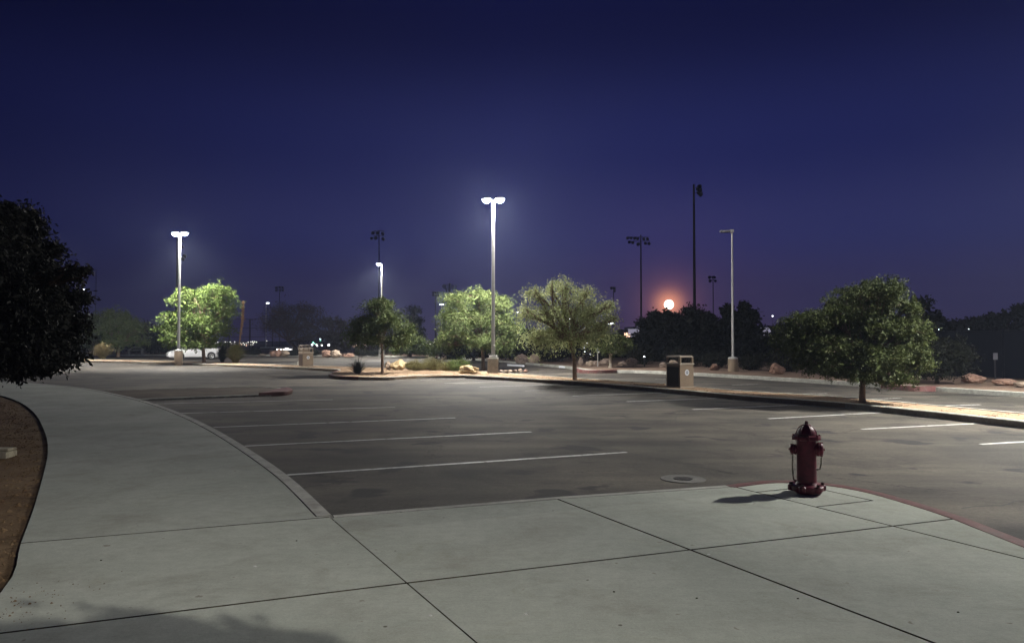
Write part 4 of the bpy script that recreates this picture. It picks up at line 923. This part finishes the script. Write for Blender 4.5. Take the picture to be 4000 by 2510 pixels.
mast('four lamp mast above the bare brown mesquite', 1091, 1118, 262, [(-13, 1122, 5), (2, 1121, 5), (13, 1122, 5), (-13, 1133, 5), (14, 1133, 5), (3, 1133, 5)], 4, [(-17, 18, 1120), (-17, 18, 1131)])
mast('dark mast hidden behind the twin lamp above the lit tree', 690, 925, 120, [(30, 999, 8), (24, 1010, 8), (20, 940, 5), (22, 963, 5)], 12, [(0, 30, 1002), (0, 24, 945)])
mast('faint mast with a pale box lamp near the big black tree', 372, 1056, 190, [(-17, 1057, 6, .1)], 3, [(-18, 2, 1054)])

# antenna tower
t = thing('antenna_tower', 'dark cell tower with a ring of pale antenna panels above the mesquite', 'antenna tower', (A(1755, 1330, 320).x, 320, 0)); k = 320 / F
mb = MB(); mb.tube([(0, 0, 0), (0, 0, (1330 - 1106) * k + CH)], [.8, .35], 10); mb.build('pole', 'darkpole', t, True)
for dx, y0, y1, w, m_ in [(-3.5, 1107, 1128, 4.5, 'antenna'), (6, 1106, 1128, 4.5, 'antenna'), (20, 1113, 1122, 4.5, 'antenna'), (-21, 1108, 1127, 5, 'darkpole'), (-15, 1110, 1130, 5, 'darkpole'), (-27, 1113, 1122, 4, 'darkpole'), (13, 1113, 1132, 6, 'darkpole'), (23, 1120, 1136, 4, 'darkpole'), (-12, 1126, 1138, 5, 'darkpole'), (-4, 1130, 1140, 4, 'darkpole'), (27, 1112, 1124, 3, 'darkpole')]:
    mb = MB(); mb.bbox((dx * k, -.4 if m_ == 'antenna' else .3, (1330 - (y0 + y1) / 2) * k + CH), (w * k, .3, (y1 - y0) * k), .05); mb.build('antenna_panel', m_, t)
for y in (1114, 1126):
    mb = MB(); mb.tube([(-28 * k, 0, (1330 - y) * k + CH), (27 * k, 0, (1330 - y) * k + CH)], .12, 6); mb.build('platform_rail', 'darkpole', t)

# far lit street lamps
def far_post(label, px, top, base, Y, heads, mt='far_blue', w=3.0, hr=7):
    B = A(px, base, Y); T = A(px, top, Y); k = Y / F; z0 = 0
    t = thing('far_street_lamp', label, 'street lamp', (B.x, Y, 0), 0, 'small lit street lamps far off')
    mb = MB(); mb.tube([(0, 0, 0), (0, 0, T.z)], [w * k * .45, w * k * .4], 8); mb.build('pole', 'greypaint', t)
    for dx, dy in heads:
        mb = MB(); mb.lathe([(hr * k * .3, -hr * k * .30), (hr * k * .9, -hr * k * .1), (hr * k, .06), (hr * k * .5, hr * k * .4)], 14, (dx * k, 0, T.z - dy * k)); mb.build('lamp_head', mt, t, True)
    return t
far_post('small lit lamp peeking out beside the big black tree', 312, 1135, 1380, 110, [(-8, -4), (12, -3)], hr=8)
far_post('small lit lamp shining over the ball field backstop', 1038, 1185, 1380, 150, [(6, -1)], hr=6, w=4)
far_post('small lit twin lamp at the edge of the bright mesquite', 1724, 1189, 1390, 200, [(-5, 0), (4, 0)], hr=4.5)
far_post('small lit lamp glowing through the wispy tree', 2229, 1246, 1400, 160, [(-5, 0), (4, 0)], hr=5.5)
far_post('lit twin lamp just past the wispy tree', 2388, 1264, 1400, 150, [(-6, 0), (6, -1)], hr=6.5)
far_post('tiny lit lamp behind the leafy wispy crown', 2021, 1219, 1400, 170, [(0, 0)], hr=4)
# tiny light on a thin post right of the black trees
def glow(name, label, px, py, Y, r, m, grp, cat='light'):
    p = A(px, py, Y); k = Y / F; mb = MB(); mb.lathe([(r * k * .5, -r * k * .8), (r * k, -r * k * .2), (r * k, r * k * .3), (r * k * .4, r * k * .9)], 8)
    return tag(mb.build(name, m, loc=p), label, cat, grp)
def postglow(label, px, py, Y, r, m='far_blue'):
    p = A(px, py, Y); k = Y / F; t = thing('far_street_lamp', label, 'street lamp', (p.x, Y, 0), 0, 'small lit street lamps far off')
    mb = MB(); mb.tube([(0, 0, 0), (0, 0, p.z)], .05, 6); mb.build('pole', 'darkpole', t)
    mb = MB(); mb.lathe([(r * k * .5, -r * k * .8), (r * k, -r * k * .2), (r * k, r * k * .3), (r * k * .4, r * k * .9)], 10, (0, 0, p.z)); mb.build('lamp_head', m, t)
postglow('tiny white light high above the small lit white building', 3018, 1234, 230, 2.6)
postglow('tiny white light over the tall eucalyptus foot', 3667, 1287, 39, 2.0)
postglow('tiny white light in front of the spreading black tree', 3784, 1286, 38, 2.2)
postglow('tiny white light low under the black trees near the block boulder', 2517, 1393, 46, 3.0)

# city lights
CL = 'distant city lights'
spots = [(842, 1339, 3.4), (851, 1336, 3), (848, 1347, 3.2), (857, 1346, 3), (880, 1334.5, 3), (899, 1335, 3), (917, 1335, 3), (917, 1342, 3), (938, 1340, 3.6), (944, 1344, 3), (950, 1339, 3), (955, 1345, 3), (962, 1349, 3.2), (970, 1336, 3.6), (980, 1334.5, 3), (987, 1333.5, 3.4), (995, 1334, 3), (1002, 1336, 3.2), (973, 1345, 2.4), (980, 1345, 2.4), (988, 1345, 2.6), (990, 1339, 3), (962, 1341, 2.4), (905, 1341, 2), (889, 1335, 2),
         (1655, 1336, 2.6), (1662, 1340, 2.6), (1672, 1340, 3), (1680, 1343, 2.6), (1688, 1346, 2.8), (1668, 1334, 2), (1695, 1338, 2), (1703, 1342, 2),
         (1370, 1350, 2.6), (1378, 1351, 2.6), (1392, 1348, 3), (1426, 1346, 3.2), (1430, 1352, 3), (1443, 1342, 4), (1486, 1350, 3), (1496, 1349, 2.6), (1384, 1352, 2.2), (1400, 1352, 2.2), (1412, 1350, 2.2),
         (1042, 1331, 2.6), (1040, 1343, 2)]
proto = {}
for i, (x, y, r) in enumerate(spots):
    Y = min(4300 / max(y - 1330, 10), 300) * .97; p = A(x, y, Y); k = Y / F
    m_ = 'far_lamp2' if (y > 1342 and i % 3 == 0) or 1365 < x < 1405 else 'far_lamp'
    if m_ not in proto:
        mb = MB(); mb.lathe([(.5, -.8), (1, -.25), (1, .3), (.4, .9)], 8); o = mb.build('city_light', m_); proto[m_] = o
    else: o = proto[m_].copy(); COL.objects.link(o)
    o.location = p; o.scale = (r * k * .46,) * 3
    warm = m_ == 'far_lamp2'
    tag(o, 'small warm orange dot of light among the distant city lights' if warm else 'small white dot of light in the distant city lights on the horizon', 'city light', CL + (' with a warm tint' if warm else ''))
# green and white lights behind the bare mesquite
for i, (x, y, r, m_, lab) in enumerate([(1222, 1336, 4.5, 'far_green', 'green glowing light in the cluster behind the mesquite'), (1225, 1340, 3, 'far_blue', 'pale light touching the green one in the cluster behind the mesquite'), (1219, 1346, 3.6, 'far_blue', 'white light at the outer edge of the green lit cluster'), (1236, 1345, 3.6, 'far_lamp', 'yellow white light in the middle of the green lit cluster'), (1239, 1350, 2.8, 'far_lamp', 'lowest yellow white light of the green lit cluster'), (1251, 1323, 3.4, 'far_blue', 'topmost white light above the green lit cluster'), (1251, 1330, 3, 'far_green', 'green light just below the topmost white one'), (1257, 1348, 3, 'far_lamp', 'single yellow white light beside the green lit cluster'), (1230, 1342, 2.4, 'far_green', 'small green light between two white ones')]):
    Y = 175; o = glow('shop_light', lab, x, y, min(Y, 3900 / (y - 1322 + 8)), r, m_, 'green lit cluster of shop lights')
postglow('slender lit garden lamp near the pinkish wedge boulder', 1284, 1347, 84, 4)
# long lit strip: bright shop frontage beyond the reddish boulders
t = thing('far_shopfront', 'long low roof with a line of white lights beyond the reddish boulders', 'building', (A(1075, 1360, 110).x, 110, 0)); k = 110 / F
mb = MB(); mb.bbox((0, 0, CH + (1330 - 1359) * k), (128 * k, 1.2, 8 * k), .02); mb.build('wall', 'wall_dark', t)
mb = MB(); mb.bbox((8 * k, -.2, CH + (1330 - 1356.5) * k), (115 * k, 1.8, 3.5 * k), .02); mb.build('roof', 'greypaint', t)
for x, w in [(1094, 10), (1104, 6), (1116, 6), (1125, 12), (1137, 9), (1146, 5), (1088, 5), (1133, 6)]:
    mb = MB(); mb.bbox(((x - 1075) * k, -.62, CH + (1330 - (1364 if x != 1125 else 1362)) * k), (w * k, .05, (3.6 if x != 1125 else 6.5) * k), .01); mb.build('light_strip', 'far_lamp', t)

# lit houses far off
def house(label, Y, blocks, wins, px):
    k = Y / F; b = A(px, 1330, Y); t = thing('far_house', label, 'house', (b.x, Y, 0))
    for x0, x1, y0, m_, d in blocks:
        H = CH + (1330 - y0) * k; mb = MB(); mb.bbox((((x0 + x1) / 2 - px) * k, d * k, H / 2), ((x1 - x0) * k, 10, H), .03); mb.build('wall', m_, t)
    for x0, x1, y0, y1, m_, d in wins:
        mb = MB(); mb.bbox((((x0 + x1) / 2 - px) * k, -5.02 + d * k, CH + (1330 - (y0 + y1) / 2) * k), ((x1 - x0) * k, .2, (y1 - y0) * k), .02); w = mb.build('window', m_, t)
    return t
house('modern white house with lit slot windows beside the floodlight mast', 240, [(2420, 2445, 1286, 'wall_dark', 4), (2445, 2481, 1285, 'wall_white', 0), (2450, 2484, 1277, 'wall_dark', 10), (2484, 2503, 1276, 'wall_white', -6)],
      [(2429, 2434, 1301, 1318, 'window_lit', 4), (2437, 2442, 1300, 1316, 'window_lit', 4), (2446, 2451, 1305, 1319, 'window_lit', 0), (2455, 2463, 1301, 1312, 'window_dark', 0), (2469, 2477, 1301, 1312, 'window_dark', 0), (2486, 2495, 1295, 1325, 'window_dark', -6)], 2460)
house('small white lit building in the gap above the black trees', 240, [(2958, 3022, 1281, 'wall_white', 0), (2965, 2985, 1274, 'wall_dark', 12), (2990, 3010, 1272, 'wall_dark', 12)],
      [(2990, 2993, 1284, 1300, 'window_dark', 0), (3012, 3020, 1293, 1301, 'far_blue', 0)], 2990)
# lit shop glimpsed under the wispy tree
t = thing('far_kiosk', 'bright white lit kiosk glimpsed under the wispy tree', 'building', (A(2280, 1370, 90).x, 90, 0)); k = 90 / F
mb = MB(); mb.bbox((0, 0, 1.3), (2.6, 2.0, 2.6), .03); mb.build('wall', 'wall_dark', t)
for x0, x1, y0, y1 in [(2276, 2290, 1334, 1351), (2275, 2292, 1351, 1358), (2272, 2278, 1356, 1362), (2272, 2283, 1370, 1374), (2276, 2292, 1390, 1392.5), (2244, 2250, 1365, 1367), (2250, 2254, 1369, 1374)]:
    mb = MB(); mb.bbox((((x0 + x1) / 2 - 2280) * k, -1.03, CH + (1330 - (y0 + y1) / 2) * k), ((x1 - x0) * k, .06, (y1 - y0) * k), .01); mb.build('light_panel', 'far_blue', t)
for lab, x, y0, y1 in [('slim lit bollard between the kiosk and small road sign', 2306, 1378, 1388), ('little lit bollard touching the small road sign', 2340, 1378, 1384)]:
    Y = 75; p = A(x, y1, Y); b = thing('lit_bollard', lab, 'bollard', (p.x, Y, 0), 0, 'lit bollards by the kiosk'); k = Y / F
    mb = MB(); mb.lathe([(.06, 0), (.06, p.z)], 10); mb.build('post', 'darkpole', b)
    mb = MB(); mb.lathe([(.065, p.z), (.065, p.z + (y1 - y0) * k), (.03, p.z + (y1 - y0) * k + .03)], 10); mb.build('glow_band', 'far_blue', b)

# ---------------------------------------------------------------- backstop fence and dark windscreen fence
Y = 128; k = Y / F
t = thing('backstop_fence', 'tall dark chain link backstop beyond the bare mesquite', 'fence', (A(1020, 1330, Y).x, Y, 0))
xs = [895, 976, 1064, 1092, 1160]; topz = CH + (1330 - 1246) * k
for x in xs: mb = MB(); mb.tube([((x - 1020) * k, 0, 0), ((x - 1020) * k, 0, topz)], .09 if x != 976 else .14, 8); mb.build('post', 'darkpole', t)
for y in (1246, 1281, 1315): mb = MB(); mb.tube([((880 - 1020) * k, 0, CH + (1330 - y) * k), ((1200 - 1020) * k, 0, CH + (1330 - y) * k)], .045, 6); mb.build('rail', 'darkpole', t)
mb = MB(); x = 880
while x < 1200:
    X0 = (x - 1020) * k; mb.box((X0, 0, topz / 2), (.012, .012, topz)); x += 7
z = .3
while z < topz: mb.box(((1040 - 1020) * k, .02, z), (320 * k, .012, .012)); z += .35
mb.build('wire_mesh', 'darkpole', t)

def screenfence(label, pts, h, grp=None):
    t = thing('screen_fence', label, 'fence', (pts[0][0], pts[0][1], 0)); o = Vector((pts[0][0], pts[0][1], 0))
    for i in range(len(pts) - 1):
        a = Vector((*pts[i], 0)) - o; b = Vector((*pts[i + 1], 0)) - o; d = (b - a); L = d.length; c = (a + b) / 2; rz = math.atan2(d.y, d.x)
        mb = MB(); mb.box((c.x, c.y, h / 2 + .03), (L - .1, .02, h), rz=rz); mb.build('screen_panel', 'screen', t)
        mb = MB(); mb.tube([a, a + Vector((0, 0, h + .15))], .04, 8); mb.build('post', 'screen', t)
        mb = MB(); mb.tube([a + Vector((0, 0, h + .08)), b + Vector((0, 0, h + .08))], .025, 6); mb.build('rail', 'screen', t)
def sp(*a): return [tuple(v2(G(x, y))) for x, y in a]
screenfence('dark fence covered in navy windscreen fabric beyond the dense round tree', sp((3560, 1463), (3740, 1470), (3920, 1477), (4100, 1484), (4300, 1492), (4600, 1502)), 2.0)

# ---------------------------------------------------------------- signs, bench, stops, stone block
def sign(label, px, base, y0, y1, w_px, Y=None, dim=False, text=True):
    p = G(px, base) if Y is None else A(px, base, Y); Y = p.y; k = Y / F; t = thing('road_sign', label, 'sign', (p.x, Y, 0)); zc = CH + (1330 - (y0 + y1) / 2) * k; h = (y1 - y0) * k; w = w_px * k
    mb = MB(); mb.box((0, .02, (zc + h / 2) / 2), (.05, .04, zc + h / 2)); mb.build('post', 'galv' if text else 'darkpole', t)
    mb = MB(); mb.bbox((0, -.012, zc), (w, .012, h), .004); f_ = mb.build('sign_plate', 'signback' if text else 'noticeback', t)
    if text: mb = MB(); mb.bbox((w * .05, -.022, zc - h * .05), (w * .42, .006, h * .38), .002); mb.build('symbol', 'signtext', f_)
    return t
sign('small white sign with a blue panel beside the young tree', 2335, 1430, 1355, 1377, 13)
sign('dim white notice hanging by the dark windscreen fence', 3889, 1480, 1378, 1404, 18, text=False)
sign('small pale sign half hidden by the wispy tree', 2087, 1402, 1291, 1304, 10, Y=58, text=False)

def stop(label, l, r, y, m='kerb'):
    a = G(l, y, ASP); b = G(r, y + (r - l) * .06, ASP); c = (a + b) / 2; L = (b - a).length
    mb = MB(); mb.bbox((0, 0, .07), (L, .16, .13), .035); o = mb.build('wheel_stop', 'bin_lid' if m != 'kerb' else 'seal_w', loc=(c.x, c.y, ASP)); o.rotation_euler = (0, 0, math.atan2(b.y - a.y, b.x - a.x)); tag(o, label, 'wheel stop', 'white concrete wheel stops in the far lot')
stop('white wheel stop in the far lot by the tall lamp base', 1984, 2046, 1429)
stop('white wheel stop touching the far red kerb behind the leaning trunk', 2186, 2240, 1437)
stop('long white wheel stop directly behind the lone waste bin', 2534, 2640, 1452)
stop('white wheel stop near the unlit lamp pole', 2730, 2860, 1466)
# bench
p = G(529, 1385); t = thing('park_bench', 'grey bench with an arched back under the far green tree', 'bench', (p.x, p.y, 0)); k = p.y / F
mb = MB(); mb.bbox((0, 0, .48), (56 * k, .5, .06), .01); mb.build('seat', 'bench', t)
mb = MB(); n_ = 12; mb.tube([((-27 + 54 * i / n_) * k, .24, .62 + .30 * math.sin(PI * i / n_)) for i in range(n_ + 1)], .04, 6)
for i in range(1, n_): mb.tube([((-27 + 54 * i / n_) * k, .24, .5), ((-27 + 54 * i / n_) * k, .24, .62 + .30 * math.sin(PI * i / n_))], .015, 4)
mb.build('backrest', 'bench', t)
for s in (-1, 1):
    mb = MB(); mb.bbox((s * 26 * k, 0, .30), (.07, .5, .62), .01); mb.build('leg', 'bench', t)
# pink notice board behind the car
p = A(652, 1345, 92); k = 92 / F; t = thing('notice_board', 'pinkish stucco notice board behind the white car', 'sign', (p.x, 92, 0))
mb = MB(); mb.bbox((0, 0, CH + (1330 - 1335) * k), (34 * k, .3, 22 * k), .03); mb.build('panel', 'pink', t)
mb = MB(); mb.bbox((0, 0, .3), (44 * k, .5, .6), .03); mb.build('plinth', 'pink', t)
for s in (-1, 1): mb = MB(); mb.bbox((s * 15 * k, .02, .7), (.15, .2, 1.0), .01); mb.build('post', 'pink', t)
# post beside the straw grass
p = G(366, 1386); mb = MB(); mb.tube([(0, 0, 0), (0, 0, 1.9)], .06, 8); tag(mb.build('bollard_post', 'galv', loc=(p.x, p.y, 0)), 'slim grey post standing beyond the straw coloured grass clump', 'post')

# stone block on the gravel bed
p = g(5, 1079, -.03); t = thing('stone_block', 'pale stone block with a groove lying on the red gravel', 'stone block', (p.x, p.y, -.03), R(4))
mb = MB(); mb.bbox((-.15, .12, .045), (.42, .26, .09), .012); mb.build('lower_course', 'stone', t)
mb = MB(); mb.bbox((-.16, .15, .112), (.43, .20, .036), .012, rz=R(-2)); mb.build('upper_course', 'stone', t)
# loose stones on the beds
def pebbles(name, pts, smin, smax, m, label):
    mb = MB(); rg = random.Random(5)
    for x, y, z in pts:
        r = rg.uniform(smin, smax) * (1 if rg.random() < .85 else 1.8); h = r * rg.uniform(.4, .8); a0 = rg.uniform(0, 6)
        ring = [(x + r * math.cos(a0 + k * 1.2566) * rg.uniform(.7, 1.2), y + r * math.sin(a0 + k * 1.2566) * rg.uniform(.7, 1.2), z - .002) for k in range(5)]
        mb.add(ring + [(x + rg.uniform(-.3, .3) * r, y + rg.uniform(-.3, .3) * r, z + h)], [(k, (k + 1) % 5, 5) for k in range(5)])
    o = mb.build(name, m); o['kind'] = 'stuff'; return o
pts = []
for _ in range(9000):
    y = random.uniform(2.2, 20); ed = min(bed_edge, key=lambda p: abs(p.y - y)).x
    x = ed - .05 - abs(random.gauss(0, 1.6)); pts.append((x, y, -.03))
pebbles('bed_gravel', pts, .006, .022, 'gravel3', '')
pts = [(v2(g(random.gauss(35, 60), random.gauss(1430, 35))).x, v2(g(20, random.gauss(1430, 35))).y, .0) for _ in range(150)]
pebbles('spilled_gravel', pts, .003, .009, 'gravel3', '')
pts = []
for _ in range(9000):
    i = random.randrange(len(nearp)); a_ = nearp[i]; b_ = min(farp, key=lambda p: (p - a_).length)
    p = a_.lerp(b_, random.uniform(.12, .9)) + Vector((random.uniform(-.5, .5), random.uniform(-.5, .5)))*.5
    if a_.y < 45: pts.append((p.x, p.y, -.012))
pebbles('median_gravel', pts, .010, .032, 'gravel', '')
# bits of litter / droppings on the pavement
for i, (x, y, m_) in enumerate([(1013, 1448, 'litter'), (1237, 1445, 'litter'), (600, 1332, 'litter'), (1881, 1242, 'litter'), (535, 1096, 'litter'), (1436, 1173, 'litter'), (1668, 1304, 'litter'), (238, 1318, 'joint'), (698, 1272, 'joint'), (1878, 1408, 'joint'), (2255, 1440, 'joint'), (1445, 1392, 'joint'), (1640, 1407, 'joint')]):
    p = g(x, y, 0); s = .012 if m_ == 'litter' else .008
    mb = MB(); mb.lathe([(s, 0), (s * .9, .004), (s * .3, .006)], 7, sy=.6); o = mb.build('pebble', m_, loc=(p.x, p.y, 0)); tag(o, 'tiny pale speck lying on the concrete pavement' if m_ == 'litter' else 'tiny dark speck lying on the concrete pavement', 'pebble', 'pale specks on the pavement' if m_ == 'litter' else 'dark specks on the pavement')

# ---------------------------------------------------------------- moon, sky, air
mdir = ray(2613, 1189).normalized(); mp = Vector((0, 0, CH)) + mdir * 3500
bm = bmesh.new(); bmesh.ops.create_uvsphere(bm, u_segments=32, v_segments=20, radius=18.5 / F * 3500)
me = bpy.data.meshes.new('moon'); bm.to_mesh(me); bm.free(); me.materials.append(M['moon']); mo = bpy.data.objects.new('moon', me); COL.objects.link(mo); mo.location = mp
tag(mo, 'glowing full moon rising just above the black trees', 'moon')

w = bpy.data.worlds.new('World'); sc.world = w; w.use_nodes = True; nt = w.node_tree; bg = nt.nodes['Background']; N = nt.nodes.new; L = nt.links
tc = N('ShaderNodeTexCoord'); sx = N('ShaderNodeSeparateXYZ'); L.new(tc.outputs['Generated'], sx.inputs[0])
ra = N('ShaderNodeValToRGB'); cr = ra.color_ramp; cr.interpolation = 'EASE'
stops = [(.0, (.044, .034, .080)), (.05, (.038, .033, .096)), (.14, (.0265, .029, .118)), (.25, (.0125, .0160, .092)), (.40, (.0030, .0042, .040)), (.75, (.0018, .0024, .022))]
cr.elements[0].position = stops[0][0]; cr.elements[0].color = (*stops[0][1], 1); cr.elements[1].position = stops[-1][0]; cr.elements[1].color = (*stops[-1][1], 1)
for p_, c_ in stops[1:-1]: e = cr.elements.new(p_); e.color = (*c_, 1)
L.new(sx.outputs['Z'], ra.inputs['Fac'])
rx = N('ShaderNodeValToRGB'); cx_ = rx.color_ramp; mr = N('ShaderNodeMapRange'); mr.inputs[1].default_value = -.6; mr.inputs[2].default_value = .6; L.new(sx.outputs['X'], mr.inputs[0]); L.new(mr.outputs[0], rx.inputs['Fac'])
cx_.elements[0].color = (.24, .26, .38, 1); cx_.elements[1].color = (.80, .84, .84, 1); e = cx_.elements.new(.5); e.color = (1, 1, 1, 1); e = cx_.elements.new(.24); e.color = (.60, .62, .70, 1)
mx = N('ShaderNodeMix'); mx.data_type = 'RGBA'; mx.blend_type = 'MULTIPLY'; mx.inputs[0].default_value = 1; L.new(ra.outputs['Color'], mx.inputs[6]); L.new(rx.outputs['Color'], mx.inputs[7])
# moonlit air close to the moon
dp = N('ShaderNodeVectorMath'); dp.operation = 'DOT_PRODUCT'; L.new(tc.outputs['Generated'], dp.inputs[0]); dp.inputs[1].default_value = mdir
cur = mx.outputs[2]
for pw, col in ((8000, (.85, .32, .12)), (1700, (.14, .045, .032)), (160, (.016, .005, .008))):
    po = N('ShaderNodeMath'); po.operation = 'POWER'; mxx = N('ShaderNodeMath'); mxx.operation = 'MAXIMUM'; mxx.inputs[1].default_value = 0; L.new(dp.outputs['Value'], mxx.inputs[0]); L.new(mxx.outputs[0], po.inputs[0]); po.inputs[1].default_value = pw
    m2 = N('ShaderNodeMix'); m2.data_type = 'RGBA'; m2.blend_type = 'ADD'; L.new(po.outputs[0], m2.inputs[0]); L.new(cur, m2.inputs[6]); m2.inputs[7].default_value = (*col, 1); cur = m2.outputs[2]
L.new(cur, bg.inputs['Color']); bg.inputs['Strength'].default_value = 1.0

HAZE = 0.0007
if HAZE:
    mb = MB(); mb.box((0, 150, 12.4), (520, 400, 27.4)); hz = mb.build('haze', 'plate'); hz['kind'] = 'stuff'
    m = bpy.data.materials.new('haze_air'); m.use_nodes = True; nt = m.node_tree; nt.nodes.remove(nt.nodes['Principled BSDF'])
    pv = nt.nodes.new('ShaderNodeVolumePrincipled'); pv.inputs['Density'].default_value = HAZE; pv.inputs['Color'].default_value = (.62, .72, 1.0, 1); pv.inputs['Anisotropy'].default_value = .35
    nt.links.new(pv.outputs[0], nt.nodes['Material Output'].inputs['Volume']); hz.data.materials.clear(); hz.data.materials.append(m)

sc.view_settings.view_transform = 'Standard'; sc.view_settings.look = 'None'; sc.view_settings.exposure = 0; sc.view_settings.gamma = 1
sc.render.engine = 'CYCLES'; cy = sc.cycles
cy.use_denoising = True; cy.max_bounces = 6; cy.diffuse_bounces = 2; cy.glossy_bounces = 2; cy.transmission_bounces = 2; cy.volume_bounces = 0; cy.transparent_max_bounces = 4
cy.sample_clamp_indirect = 4; cy.use_light_tree = True
